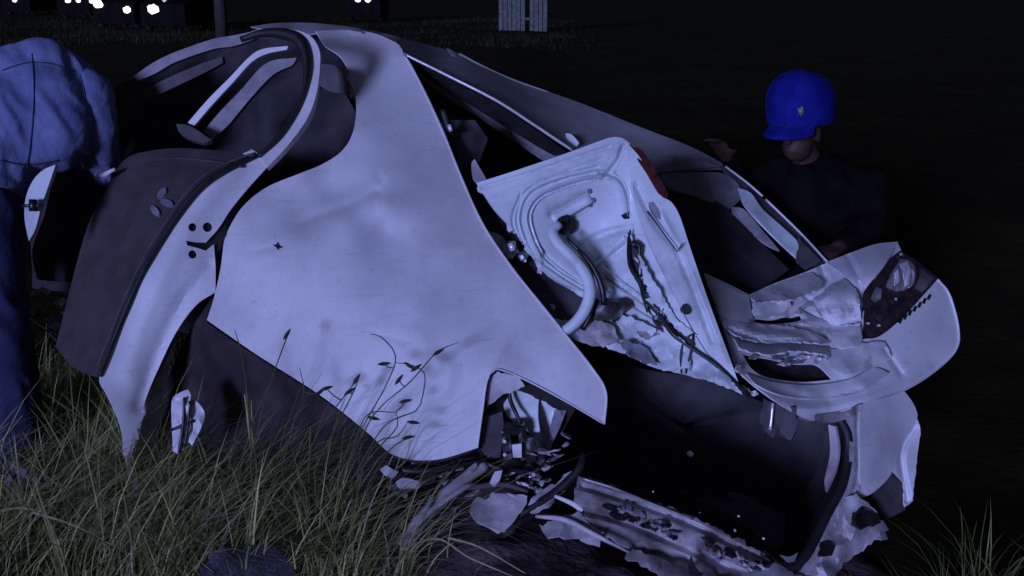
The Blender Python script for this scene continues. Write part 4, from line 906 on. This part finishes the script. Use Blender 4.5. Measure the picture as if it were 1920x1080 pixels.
from mathutils.bvhtree import BVHTree
def on_cloth(o, name, lines, mat, rpx):
    """seams stitched onto a garment's surface"""
    b = root_base(o)
    tree = BVHTree.FromPolygons([v.co + b for v in o.data.vertices], [tuple(f.vertices) for f in o.data.polygons])
    for ln in lines:
        pts = []
        for q in catmull(ln, 6, corner=100):
            d_ = (P(q[0], q[1], 4.0) - CAMP).normalized()
            hit = tree.ray_cast(CAMP, d_)
            if hit[0] is not None: pts.append(hit[0] - d_ * 0.0006)
        if len(pts) > 3:
            tube(name, pts, rpx * 3.6 / FOC, mat, o, metres=True, n=6)

def hand(bm, wrist, fwd, palm_n, curl=0.5, thumb_side=1):
    fwd = Vector(fwd).normalized(); n_ = Vector(palm_n); n_ = (n_ - fwd * n_.dot(fwd)).normalized()
    s = fwd.cross(n_) * thumb_side
    w = Vector(wrist)
    for k in range(4):
        o_ = s * (0.030 - 0.020 * k)
        capsules(bm, [(w + o_ * 0.6, 0.016), (w + fwd * 0.09 + o_, 0.014)])
        L = (0.072, 0.08, 0.074, 0.058)[k]
        a = w + fwd * 0.09 + o_
        d1 = (fwd + n_ * curl * 0.5).normalized(); d2 = (fwd + n_ * curl * 1.4).normalized()
        b = a + d1 * L * 0.5; c = b + d2 * L * 0.5
        capsules(bm, [(a, 0.0095), (b, 0.009), (c, 0.0075)])
    t0 = w + fwd * 0.025 + s * 0.03
    t1 = t0 + (fwd * 0.6 + s * 0.8).normalized() * 0.045
    t2 = t1 + (fwd * 0.9 + s * 0.2 + n_ * curl).normalized() * 0.032
    capsules(bm, [(t0, 0.014), (t1, 0.0115), (t2, 0.009)])

def head(bm, c, face, up, s=1.0):
    face = Vector(face).normalized(); up = Vector(up); up = (up - face * up.dot(face)).normalized(); side = up.cross(face)
    R = Matrix((side, face, up)).transposed()
    c = Vector(c)
    ell(bm, c + up * 0.03 * s - face * 0.01, (0.075 * s, 0.095 * s, 0.10 * s), R)
    ell(bm, c - up * 0.055 * s + face * 0.025 * s, (0.058 * s, 0.068 * s, 0.062 * s), R)
    capsules(bm, [(c + face * 0.088 * s + up * 0.018 * s, 0.009), (c + face * 0.108 * s - up * 0.022 * s, 0.013)])
    capsules(bm, [(c + face * 0.085 * s - side * 0.022 * s - up * 0.058 * s, 0.008), (c + face * 0.092 * s - up * 0.06 * s, 0.010), (c + face * 0.085 * s + side * 0.022 * s - up * 0.058 * s, 0.008)])
    for k in (-1, 1):
        capsules(bm, [(c + side * k * 0.045 * s + face * 0.076 * s + up * 0.034 * s, 0.009), (c + side * k * 0.02 * s + face * 0.088 * s + up * 0.032 * s, 0.009)])
        ell(bm, c + side * k * 0.078 * s - up * 0.012 * s, (0.010, 0.022, 0.034), R)
    return R

# --- person in blue overalls, stooping into the car from the left
def stooping_person():
    gx, gy = P(10, 860, 3.62).x, P(10, 860, 3.62).y
    base = Vector((gx - 0.12, gy, ground_h(gx, gy)))
    p = thing('person', base, 'person in a blue work jacket stooping over the wreck at the left edge', 'person')
    hipL = P(-110, 415, 3.62); hipR = P(-32, 405, 3.58)
    kneeL = P(-125, 640, 3.60); kneeR = P(0, 610, 3.50)
    ankL = Vector((kneeL.x - 0.02, kneeL.y + 0.12, ground_h(kneeL.x, kneeL.y) + 0.10))
    ankR = Vector((kneeR.x - 0.03, kneeR.y + 0.10, ground_h(kneeR.x, kneeR.y) + 0.10))
    pel = P(-45, 350, 3.62); belly = P(20, 260, 3.66); chest = P(80, 205, 3.74); neck = P(120, 190, 3.95); hd = P(140, 215, 4.10)
    shR = P(158, 182, 3.78); shL = P(10, 160, 3.98)
    elR = P(176, 250, 3.80); wrR = P(188, 316, 3.98)
    elL = P(70, 280, 4.15); wrL = P(140, 330, 4.25)
    bm = bmesh.new()
    capsules(bm, [(hipL, .085), (kneeL, .055), (ankL, .04)]); capsules(bm, [(hipR, .085), (kneeR, .055), (ankR, .04)])
    for a in (ankL, ankR):
        capsules(bm, [(a, .045), (a + Vector((0.06, 0.16, -0.065)), .035)])
    capsules(bm, [(pel, .14), (belly, .14), (chest, .15), (neck, .055), (hd, .055)])
    capsules(bm, [(chest, .12), (shR, .06), (elR, .048), (wrR, .03)]); capsules(bm, [(chest, .12), (shL, .06), (elL, .048), (wrL, .03)])
    hand(bm, wrR, wrR - elR, (0.3, 0.3, -1), 0.7, 1); hand(bm, wrL, wrL - elL, (0.3, 0.3, -1), 0.7, -1)
    head(bm, hd, (0.5, 0.7, -0.5), (0.5, 0.3, 0.8))
    fused('body', bm, M['skin'], p, 0.009, 3)
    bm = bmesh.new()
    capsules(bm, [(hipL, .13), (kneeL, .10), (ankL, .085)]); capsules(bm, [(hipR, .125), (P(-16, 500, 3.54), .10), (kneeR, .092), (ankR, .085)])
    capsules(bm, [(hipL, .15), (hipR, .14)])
    fused('trousers', bm, M['shaded_navy'], p, 0.011, 12, 0.013, 0.06)
    bm = bmesh.new()
    capsules(bm, [(P(-50, 330, 3.62), .185), (P(5, 235, 3.66), .185), (chest, .195), (P(115, 190, 3.84), .15)])
    capsules(bm, [(P(10, 165, 3.70), .135), (P(80, 146, 3.74), .135), (P(118, 162, 3.78), .125)])
    capsules(bm, [(chest, .15), (shL, .11), (elL, .09), (P(125, 322, 4.22), .06)])
    capsules(bm, [(P(5, 235, 3.66), .17), (P(96, 240, 3.70), .15), (P(122, 258, 3.72), .10)])
    capsules(bm, [(P(60, 262, 3.66), .12), (P(120, 284, 3.72), .06)])
    c = fused('jacket', bm, M['blue'], p, 0.010, 24, 0.013, 0.055)
    on_cloth(c, 'seam', [[(60, 100), (64, 160), (62, 220), (56, 280), (50, 316)], [(4, 132), (50, 118), (100, 120), (132, 136)], [(0, 300), (40, 308), (80, 306), (110, 300)]], M['shaded_navy'], 1.4)
    bm = bmesh.new()
    capsules(bm, [(P(128, 176, 3.80), .115), (P(160, 182, 3.76), .10), (P(178, 240, 3.77), .082), (P(186, 286, 3.83), .068), (P(200, 322, 3.92), .052)])
    sl_ = fused('sleeve', bm, M['blue'], p, 0.009, 10, 0.010, 0.045)
    on_cloth(sl_, 'seam', [[(150, 140), (160, 180), (164, 230), (172, 280), (184, 310)]], M['shaded_navy'], 1.3)
    tube('cuff', [P(197, 314, 3.90), P(202, 328, 3.935)], [0.056, 0.054], M['shaded_navy'], sl_, metres=True, n=16)
    bm = bmesh.new()
    for a in (ankL, ankR):
        capsules(bm, [(a + Vector((0, -0.02, -0.03)), .055), (a + Vector((0.06, 0.17, -0.06)), .045)])
    fused('boots', bm, M['rubber'], p, 0.01, 2)
    bm = bmesh.new(); ell(bm, hd + Vector((-0.01, -0.01, 0.04)), (0.088, 0.10, 0.09)); fused('hair', bm, M['hair'], p, 0.01, 2)
stooping_person()

# --- person with a blue cap bending behind the car
def capped_person():
    hd = P(1500, 246, 4.40)
    gx, gy = hd.x + 0.35, hd.y + 0.35
    base = Vector((gx, gy, ground_h(gx, gy)))
    p = thing('person', base, 'person in dark clothes and bright blue cap bending behind the car', 'person')
    face = Vector((-0.62, -0.75, -0.12)).normalized(); up = Vector((-0.25, -0.25, 1)); up = (up - face * up.dot(face)).normalized()
    g = base.z
    pel = Vector((gx, gy, g + 0.86)); chest = pel + Vector((-0.22, -0.24, 0.30)); neck = hd - up * 0.12 - face * 0.05
    hips = [pel + Vector((k * 0.10, 0.05 * k, -0.02)) for k in (-1, 1)]
    knees = [Vector((h.x - 0.08, h.y - 0.12, g + 0.47)) for h in hips]
    anks = [Vector((h.x, h.y + 0.02, g + 0.09)) for h in hips]
    shR = chest + Vector((-0.16, 0.08, 0.06)); shL = chest + Vector((0.18, -0.06, 0.04))
    wrA = P(1362, 296, 4.52); elA = (shR + wrA) / 2 + Vector((-0.02, 0.05, -0.10))
    wrB = P(1572, 464, 4.20); elB = (shL + wrB) / 2 + Vector((0.08, 0.02, -0.05))
    bm = bmesh.new()
    for h, k, a in zip(hips, knees, anks):
        capsules(bm, [(h, .085), (k, .055), (a, .04)]); capsules(bm, [(a, .045), (a + Vector((-0.05, -0.15, -0.055)), .033)])
    capsules(bm, [(pel, .13), (chest, .14), (neck, .055), (hd - up * 0.02, .055)])
    capsules(bm, [(chest, .1), (shR, .055), (elA, .044), (wrA, .028)]); capsules(bm, [(chest, .1), (shL, .055), (elB, .044), (wrB, .028)])
    hand(bm, wrA, wrA - elA, (-0.2, -0.2, -1), 0.6, 1); hand(bm, wrB, wrB - elB, (-0.2, -0.2, -1), 0.6, -1)
    R = head(bm, hd, face, up, 1.0)
    fused('body', bm, M['skin'], p, 0.009, 3)
    bm = bmesh.new()
    capsules(bm, [(pel, .17), (chest, .18), (chest + (neck - chest) * 0.6, .10)])
    capsules(bm, [(chest, .13), (shR, .085), (elA, .07), (elA + (wrA - elA) * 0.85, .045)]); capsules(bm, [(chest, .13), (shL, .085), (elB, .07), (elB + (wrB - elB) * 0.85, .045)])
    fused('jacket', bm, M['dark'], p, 0.012, 6, 0.008, 0.08)
    bm = bmesh.new()
    for h, k, a in zip(hips, knees, anks):
        capsules(bm, [(h, .12), (k, .085), (a, .075)])
    capsules(bm, [(hips[0], .12), (hips[1], .12)])
    fused('trousers', bm, M['dark'], p, 0.012, 5, 0.008, 0.08)
    side = up.cross(face)
    for k in (-1, 1):
        bm = bmesh.new(); ell(bm, hd + side * k * 0.032 + face * 0.082 + up * 0.012, (0.013, 0.013, 0.010))
        me = bpy.data.meshes.new('eye')
        for v in bm.verts: v.co -= base
        bm.to_mesh(me); bm.free(); me.materials.append(M['eye'])
        o = bpy.data.objects.new('eye', me); COL.objects.link(o); o.parent = p
    # cap: tall soft crown, band and short visor
    v, f = [], []
    c0 = hd + up * 0.048 - face * 0.01
    prof = [(1.0, -0.014), (1.015, 0.02), (1.03, 0.055), (1.01, 0.09), (0.93, 0.125), (0.78, 0.155), (0.56, 0.176), (0.28, 0.187), (0.02, 0.19)]
    n = 30
    for (rr, h) in prof:
        for k in range(n):
            t = 2 * math.pi * k / n
            w = 1 + 0.02 * noise.noise(Vector((math.cos(t) * 2, math.sin(t) * 2, h * 20)))
            v.append(c0 + up * (h + 0.012 * math.sin(t)) + (side * math.cos(t) * 0.128 + face * math.sin(t) * 0.138) * rr * w)
    for r in range(len(prof) - 1):
        for k in range(n):
            a, b = r * n + k, r * n + (k + 1) % n
            f.append((a, b, b + n, a + n))
    cap = mesh_obj('cap', v, f, M['cap'], p)
    v, f = [], []
    for i in range(4):
        for k in range(13):
            t = math.radians(38 + 104 * k / 12)
            rr = 1.0 + 0.15 * i * math.sin((t - math.radians(38)) * 180 / 104 + 1e-6).__abs__() ** 0.6
            for dz in (0, -0.006):
                v.append(c0 + up * (-0.006 - 0.010 * i + dz) + (side * math.cos(t) * 0.124 + face * math.sin(t) * 0.136) * rr)
    def ix(i, k, s): return (i * 13 + k) * 2 + s
    for i in range(3):
        for k in range(12):
            f.append((ix(i, k, 0), ix(i + 1, k, 0), ix(i + 1, k + 1, 0), ix(i, k + 1, 0)))
            f.append((ix(i, k, 1), ix(i, k + 1, 1), ix(i + 1, k + 1, 1), ix(i + 1, k, 1)))
    for k in range(12):
        f.append((ix(3, k, 0), ix(3, k, 1), ix(3, k + 1, 1), ix(3, k + 1, 0)))
    mesh_obj('visor', v, f, M['cap'], cap)
    for k in range(6):
        t = 2 * math.pi * (k + 0.5) / 6
        tube('seam', [c0 + up * (h + 0.012 * math.sin(t)) + (side * math.cos(t) * 0.128 + face * math.sin(t) * 0.138) * rr * 1.004 for rr, h in prof], 0.0022, M['cap'], cap, metres=True, n=5)
    tube('button', [c0 + up * 0.186, c0 + up * 0.198], [0.012, 0.007], M['cap'], cap, metres=True, n=10)
    # small pale gold mark on the crown
    ec = c0 + up * 0.062
    d = (P(1508, 200, 4.0) - ec); d = (d - up * d.dot(up)).normalized()
    fr = ec + (side * d.dot(side) * 0.128 + face * d.dot(face) * 0.138) * 1.05 + d * 0.012
    sd = up.cross(d)
    for (a0, b0, a1, b1) in ((-.010, -.012, .010, .014), (-.011, .012, .009, -.012), (0, -.019, 0.002, .018), (-.012, 0.002, .011, 0)):
        tube('cap_mark', [fr + sd * a0 + up * b0, fr + sd * a1 + up * b1], 0.0028, M['gold'], cap, metres=True, n=6)
capped_person()

# ------------------------------------------------------------------ far things
def far_vehicle(px, py, dist, lamps, label, mats, rot=0.0, lamp_r=0.11, beacon=False):
    """dark car standing on the far road, nose towards us; lamps = sideways offsets of lit lamps"""
    g = 0.0
    c = P(px, py, dist)
    lz = c.z
    base = Vector((c.x, c.y + 1.0, ground_h(c.x, c.y)))
    t = thing('far_car', base, label, 'car', 'cars on the far road')
    s = 1.0
    def T(x, y, z):
        return Vector((base.x + x * math.cos(rot) - y * math.sin(rot), base.y + x * math.sin(rot) + y * math.cos(rot), base.z + z))
    h = max(0.45, lz - base.z)
    prof = [(-1.0, 0.25), (-1.02, h - 0.1), (-0.95, h + 0.15), (0.1, h + 0.32), (0.75, h + 0.80), (2.1, h + 0.85), (2.9, h + 0.35), (3.2, h + 0.3), (3.25, 0.3)]
    v = [T(sx * (0.85 if z < h + 0.4 else 0.68), y, z) for sx in (-1, 1) for (y, z) in prof]
    n = len(prof)
    f = [tuple(range(n)), tuple(reversed(range(n, 2 * n)))] + [(i, i + n, (i + 1) % n + n, (i + 1) % n) for i in range(n)]
    mesh_obj('body', v, f, M['carbody'], t, smooth=False)
    mesh_obj('windscreen', [T(-.66, .12, h + .36), T(.66, .12, h + .36), T(.58, .70, h + .80), T(-.58, .70, h + .80)], [(0, 1, 2, 3)], M['carglass'], t, smooth=False)
    for sx in (-.8, .8):
        for y in (-.3, 2.4):
            ring = []
            for sd in (0, .18):
                for k in range(14):
                    a = 2 * math.pi * k / 14
                    ring.append(T(sx + (sd if sx < 0 else -sd) - (0.02 if sx < 0 else -0.02), y + .31 * math.cos(a), .31 + .31 * math.sin(a)))
            mesh_obj('wheel', ring, [tuple(range(14)), tuple(reversed(range(14, 28)))] + [(k, (k + 1) % 14, 14 + (k + 1) % 14, 14 + k) for k in range(14)], M['rubber'], t, smooth=False)
    for k, (lx, dzz, r) in enumerate(lamps):
        ctr = T(lx, -1.06, h + dzz)
        vv = [ctr + Vector((0, -0.05, 0))]
        for a in range(14):
            q = 2 * math.pi * a / 14
            rr = 0.82 * r * (1 + 0.35 * noise.noise(Vector((a * 0.9, px * 0.1, k))))
            vv.append(ctr + Vector((rr * 1.15 * math.cos(q), 0.03, rr * math.sin(q))))
        mesh_obj('headlight', vv, [(0, 1 + a, 1 + (a + 1) % 14) for a in range(14)], mats[k % len(mats)], t)
    if beacon:
        vb, fb = box_mesh((-0.35, 0, 0), (0.35, 0.25, 0.12))
        mesh_obj('light_bar', [T(x - 0.0, y + 1.0, z + h + 0.86) for x, y, z in vb], fb, M['bluelight'], t, smooth=False)
    return t
def pxm(n, d): return n * d / FOC
far_vehicle(212, 12, 45, [(-pxm(27, 45), pxm(4, 45), .20), (-pxm(38, 45), pxm(10, 45), .12), (pxm(26, 45), -pxm(6, 45), .17)], 'dark far car with two wide white headlights, second from right of the lit row', [M['headlight']])
far_vehicle(304, 15, 42, [(-pxm(17, 42), -pxm(2, 42), .23), (pxm(6, 42), pxm(15, 42), .10)], 'dark far car with the roundest brightest headlight, rightmost of the lit row', [M['headlight'], M['greylight']])
far_vehicle(138, 1, 60, [(-pxm(10, 60), 0, .16), (pxm(9, 60), 0, .13)], 'dark far car with two close small pinkish headlights left of the big ones', [M['pinklight']])
far_vehicle(30, 0, 70, [(-pxm(2, 70), 0, .16)], 'dark far car with one faint headlight at the top left corner', [M['pinklight']])
far_vehicle(681, -1, 55, [(-pxm(10, 55), 0, .16), (pxm(9, 55), 0, .17)], 'dark far car with a pinkish headlight pair above the wrecked roof', [M['pinklight']])

# pale board fence
fx0 = P(935, 46, 44); fx1 = P(1026, 46, 44)
fb = thing('board_fence', ((fx0.x + fx1.x) / 2, fx0.y, ground_h(0.5, fx0.y)), 'pale weathered fence of upright boards in the dark background', 'fence')
nb = 11
for k in range(nb):
    if k in (6,): continue
    w = (fx1.x - fx0.x) / nb
    x = fx0.x + w * k
    gz = ground_h(x, fx0.y)
    top = 2.3 + random.uniform(-.05, .05)
    dy = random.uniform(-.02, .02)
    v, f = box_mesh((x + 0.008, fx0.y + dy, gz + (0.02 if k < 7 else 0.05)), (x + w - random.uniform(0.012, 0.03), fx0.y + 0.025 + dy, gz + top))
    mesh_obj('board', v, f, M['fence'], fb, smooth=False)
for z in (0.5, 1.5):
    v, f = box_mesh((fx0.x, fx0.y + 0.05, gz + z), (fx1.x, fx0.y + 0.1, gz + z + 0.09))
    mesh_obj('rail', v, f, M['fence'], fb, smooth=False)
# dark post left of the roof
pb = P(416, 66, 34)
tube('post', [Vector((pb.x, pb.y, ground_h(pb.x, pb.y) - 0.1)), Vector((pb.x + 0.01, pb.y, 1.0)), Vector((pb.x, pb.y, 4.0))], [0.2, 0.19, 0.17], M['post'], metres=True, base=(pb.x, pb.y, 0))
tag(bpy.data.objects['post'], 'dark wooden post standing behind the wreck near the top edge', 'post')

# ------------------------------------------------------------------ grass
def grass_material(name, stops):
    m, nt, b = mat_new(name)
    at = nt.nodes.new('ShaderNodeAttribute'); at.attribute_name = 'tint'
    r = nt.nodes.new('ShaderNodeValToRGB')
    r.color_ramp.elements[0].color = (*stops[0], 1); r.color_ramp.elements[1].color = (*stops[-1], 1)
    for k in range(1, len(stops) - 1):
        e = r.color_ramp.elements.new(k / (len(stops) - 1)); e.color = (*stops[k], 1)
    nt.links.new(at.outputs['Fac'], r.inputs['Fac'])
    nt.links.new(r.outputs['Color'], b.inputs['Base Color'])
    b.inputs['Roughness'].default_value = 0.65
    b.inputs['Specular IOR Level'].default_value = 0.25
    return m
M['grass'] = grass_material('grass blades', [(0.09, 0.11, 0.034), (0.20, 0.23, 0.07), (0.37, 0.38, 0.13), (0.58, 0.53, 0.25), (0.62, 0.60, 0.38)])

def blade_field(name, roots, mat):
    """roots: (x, y, height, width, lean angle, lean amount, tint)"""
    verts, faces, tint = [], [], []
    for (x, y, h, w, a, l, t) in roots:
        z = ground_h(x, y) - 0.01
        ca, sa = math.cos(a), math.sin(a)
        k = len(verts)
        seg = 4
        tw = a + math.pi / 2 + random.uniform(-.7, .7)
        cx, cy = math.cos(tw), math.sin(tw)
        for s in range(seg + 1):
            u = s / seg
            ox = l * h * u ** 1.8
            zz = z + h * (u - 0.35 * min(l, 1.4) * u ** 2.4)
            ww = w * (1 - u) ** 0.7 * 0.5
            px, py = x + ca * ox, y + sa * ox
            if s == seg:
                verts.append((px, py, zz)); tint.append(t)
            else:
                verts.append((px - cx * ww, py - cy * ww, zz)); verts.append((px + cx * ww, py + cy * ww, zz)); tint += [t, t]
        for s in range(seg - 1):
            i = k + 2 * s
            faces.append((i, i + 1, i + 3, i + 2))
        faces.append((k + 2 * (seg - 1), k + 2 * (seg - 1) + 1, k + 2 * seg))
    o = mesh_obj(name, verts, faces, mat, smooth=False)
    at = o.data.attributes.new('tint', 'FLOAT', 'POINT')
    at.data.foreach_set('value', tint)
    o['kind'] = 'stuff'
    return o

rg = random.Random(11)
def tussock(out, tx, ty, h, n, tint0, lean=0.0, spread=0.09):
    for _ in range(n):
        a = rg.uniform(0, 2 * math.pi); r = abs(rg.gauss(0, spread))
        x, y = tx + r * math.cos(a), ty + r * math.sin(a)
        la = a + rg.gauss(0, .6) if rg.random() > lean else rg.gauss(0.1, 0.5)
        out.append((x, y, h * rg.uniform(0.35, 1.0), rg.uniform(0.003, 0.0085), la, rg.uniform(0.15, 1.1), min(1, max(0, tint0 + rg.gauss(0, 0.16)))))
roots = []
def covered(x, y):
    """ground under the wreck and the trodden mud"""
    return (x > -0.55 and y > 2.95 and x < 1.3) or (x > -1.02 and y > 3.22 and x < 1.4) or (x > -1.3 and y > 3.55 and x < 1.9)
for _ in range(150):                                # tangled growth on the left
    y = rg.uniform(2.5, 4.4); x = rg.uniform(-2.4, -0.28)
    if covered(x, y): continue
    brown = x < -1.0 and y < 3.4
    tussock(roots, x, y, rg.uniform(0.24, 0.52), rg.randint(35, 65), rg.uniform(0.2, 0.66) if not brown else rg.uniform(0.3, 0.7), 0.25)
for (x, y, h, n, t) in ((-0.80, 3.12, 0.56, 90, 0.5), (-0.70, 3.05, 0.52, 90, 0.42), (-0.62, 3.0, 0.46, 80, 0.36), (-0.90, 3.08, 0.50, 80, 0.55), (-0.55, 2.9, 0.34, 80, 0.6), (-0.46, 2.86, 0.30, 70, 0.75), (-0.38, 2.82, 0.26, 60, 0.8), (-1.12, 3.16, 0.54, 110, 0.45), (-1.22, 3.25, 0.58, 110, 0.5), (-1.32, 3.1, 0.52, 100, 0.55), (-1.06, 3.1, 0.48, 90, 0.62), (-1.4, 3.3, 0.5, 90, 0.4), (-1.0, 2.95, 0.36, 80, 0.35), (-0.52, 3.0, 0.34, 70, 0.7), (-0.30, 2.78, 0.2, 50, 0.8)):
    tussock(roots, x, y, h, n, t, 0.45, 0.07)       # tall clumps before the panel and the open door
for _ in range(16):                                 # sparse growth on the right
    y = rg.uniform(2.9, 4.2); x = rg.uniform(1.3, 2.3)
    if covered(x, y): continue
    tussock(roots, x, y, rg.uniform(0.2, 0.46), rg.randint(16, 34), rg.uniform(0.05, 0.3))
for (x, y) in ((1.32, 3.0), (1.40, 3.1), (1.27, 2.86), (1.5, 3.2), (1.55, 2.95), (1.66, 3.2), (1.46, 2.9), (1.6, 3.05), (1.36, 2.95)):
    tussock(roots, x, y, rg.uniform(0.22, 0.42), 40, rg.uniform(0.08, 0.28))
for _ in range(5200):                               # thin short growth between the tussocks
    y = rg.uniform(2.4, 4.6); x = rg.uniform(-2.4, -0.25)
    if covered(x, y): continue
    roots.append((x, y, rg.uniform(0.05, 0.2), rg.uniform(0.0025, 0.006), rg.uniform(0, 6.28), rg.uniform(0.3, 1.4), min(1, max(0, rg.gauss(0.4, 0.24)))))
for _ in range(700):                                # long thin bent blades
    y = rg.uniform(2.6, 3.2); x = rg.uniform(-1.9, -0.3)
    if covered(x, y): continue
    roots.append((x, y, rg.uniform(0.3, 0.55), rg.uniform(0.003, 0.006), rg.uniform(-1.2, 1.2), rg.uniform(0.5, 1.5), min(1, max(0, rg.gauss(0.7, 0.2)))))
for _ in range(200):                                # fine stems before the panel
    roots.append((rg.uniform(-0.85, -0.36), rg.uniform(2.96, 3.12), rg.uniform(0.34, 0.70), rg.uniform(0.002, 0.0042), rg.uniform(-0.5, 0.6), rg.uniform(0.25, 1.0), rg.uniform(0.0, 0.35)))
tag(blade_field('grass_tussocks', roots, M['grass']), 'tangled tussocks of grass round the wreck', 'grass')

M['verge'] = grass_material('dim verge growth', [(0.012, 0.013, 0.004), (0.024, 0.024, 0.008), (0.04, 0.038, 0.013)])
roots = []
for _ in range(170):                                # dark rough growth far behind
    y = 32 + 30 * rg.random(); x = rg.uniform(-0.6, 0.05) * y
    s = rg.uniform(0.6, 1.4)
    for _k in range(rg.randint(50, 110)):
        a = rg.uniform(0, 6.28); r = abs(rg.gauss(0, 0.35)) * s
        roots.append((x + 2.2 * r * math.cos(a), y + r * math.sin(a), rg.uniform(0.08, 0.34) * s, rg.uniform(0.01, 0.03), rg.uniform(0, 6.28), rg.uniform(0.2, 1.0), rg.random()))
tag(blade_field('verge_growth', roots, M['verge']), 'dim rough growth on the verge far behind the wreck', 'undergrowth')

# dead straws lying over the grass
M['straw'] = mottled('dry straw', (0.26, 0.22, 0.12), (0.40, 0.35, 0.20), 0.8, 20, spec=0.2)
straw_spots = [([(60, 960, 3.05), (140, 985, 3.02), (215, 1025, 2.98)], 'long dry straw bent across the grass, left of two'), ([(752, 1030, 2.95), (820, 1010, 3.0), (880, 1045, 2.95), (960, 1080, 2.9)], 'thin dry straw lying over the mud below the beam'), ([(108, 1008, 2.95), (118, 1040, 2.92), (126, 1090, 2.88)], 'short upright straw near the bottom left corner'),
    ([(840, 1008, 3.0), (900, 1026, 2.97), (985, 1075, 2.92)], 'dry straw slanting down right below the pale bumper plate'), ([(0, 958, 3.1), (40, 952, 3.1), (90, 962, 3.08)], 'pale straw lying level at the left edge')]
for pts, lab in straw_spots:
    o = tube('straw', pts, [2.6] + [2.2] * (len(pts) - 2) + [1.0], M['straw'], n=6, base=P(*pts[0]))
    tag(o, lab, 'straw', 'dry straws on the ground')

# seed-head stalks standing in front of the panel
M['stalk'] = mottled('dark green stalk', (0.07, 0.07, 0.035), (0.11, 0.105, 0.055), 0.8, 30, spec=0.15)
M['seed'] = mottled('dark seed head', (0.04, 0.032, 0.022), (0.07, 0.055, 0.038), 0.9, 50, spec=0.1, bump=0.5, bump_scale=200)
stalks = [([(470, 860), (500, 740), (535, 640), (545, 618)], [(538, 627, -1.0)], 'leftmost stalk, its dark head high before the panel'),
          ([(560, 880), (610, 790), (640, 750), (672, 710)], [(612, 728, -0.3)], 'low bushy stalk before the lower panel edge'),
          ([(590, 880), (640, 780), (665, 730), (676, 700)], [(668, 712, -1.0), (655, 734, -0.6)], 'stalk with a slanting head right of the low bushy one'),
          ([(620, 900), (680, 800), (725, 720), (742, 668), (715, 632), (694, 626)], [(720, 682, -0.1)], 'arched stalk bowing left at its tip before the panel'),
          ([(640, 900), (700, 780), (770, 715), (820, 660), (860, 642)], [(822, 660, -0.55), (748, 712, -0.9)], 'tallest stalk leaning right with a head near the panel centre'),
          ([(660, 900), (720, 800), (780, 770), (792, 745), (796, 700), (770, 684), (742, 680)], [(768, 686, 0.6), (780, 690, -0.6)], 'looped stalk curling round like a hoop'),
          ([(650, 910), (700, 850), (745, 800), (742, 772)], [(760, 752, -0.2)], 'short stalk below the looped one'),
          ([(670, 900), (706, 830), (745, 818), (765, 790)], [(775, 792, 0.1)], 'stalk with a flat head close to the arch lip'),
          ([(690, 910), (730, 845), (760, 824), (778, 818)], [(765, 820, -0.2)], 'lowest stalk with a head just above the arch lip'),
          ([(640, 905), (680, 790), (700, 772), (744, 774)], [(700, 784, 0.2)], 'stalk bent level with a bare tip'),
          ([(480, 860), (470, 780), (452, 660), (440, 618)], [], 'bare stalk standing at the left below the door edge'),
          ([(530, 870), (555, 780), (570, 735), (562, 690)], [(600, 735, -0.7)], 'stalk with a thin drooping head left of centre')]
for pts, heads, lab in stalks:
    d0 = 3.10
    pp = [(x, y, d0 + 0.03 * math.sin(i * 1.3 + x)) for i, (x, y) in enumerate(pts)]
    b = P(*pp[0])
    gz = ground_h(b.x, b.y)
    st = thing('seed_stalk', (b.x, b.y, gz), lab, 'grass stalk', 'seed-head stalks before the panel')
    q = [(P(*p)) for p in pp]
    foot = Vector((b.x - 0.02, b.y, gz))
    tube('stem', pp, [1.7] + [1.25] * (len(pp) - 2) + [0.6], M['stalk'], st, n=5, step=14)
    tube('stem', [foot, foot.lerp(q[0], 0.5) + Vector((0.01, 0, 0)), q[0]], 0.0032, M['stalk'], st, metres=True, n=5)
    for (x, y, a) in heads:
        # join each head to the nearest point of the stem with a short stalklet
        near = min(catmull([p[:3] for p in pp], 8), key=lambda e: math.hypot(e[0] - x, e[1] - y))
        if math.hypot(near[0] - x, near[1] - y) > 6:
            tube('stalklet', [(near[0], near[1], near[2]), ((near[0] + x) / 2, (near[1] + y) / 2 + 3, d0), (x, y, d0)], 1.2, M['stalk'], st, n=5)
        tube('seed_head', [(x - 12 * math.cos(a), y - 12 * math.sin(a), d0), (x - 4 * math.cos(a), y - 4 * math.sin(a), d0), (x + 5 * math.cos(a), y + 5 * math.sin(a), d0), (x + 13 * math.cos(a), y + 13 * math.sin(a), d0)], [0.8, 3.4, 3.0, 0.6], M['seed'], st, n=6, step=4)
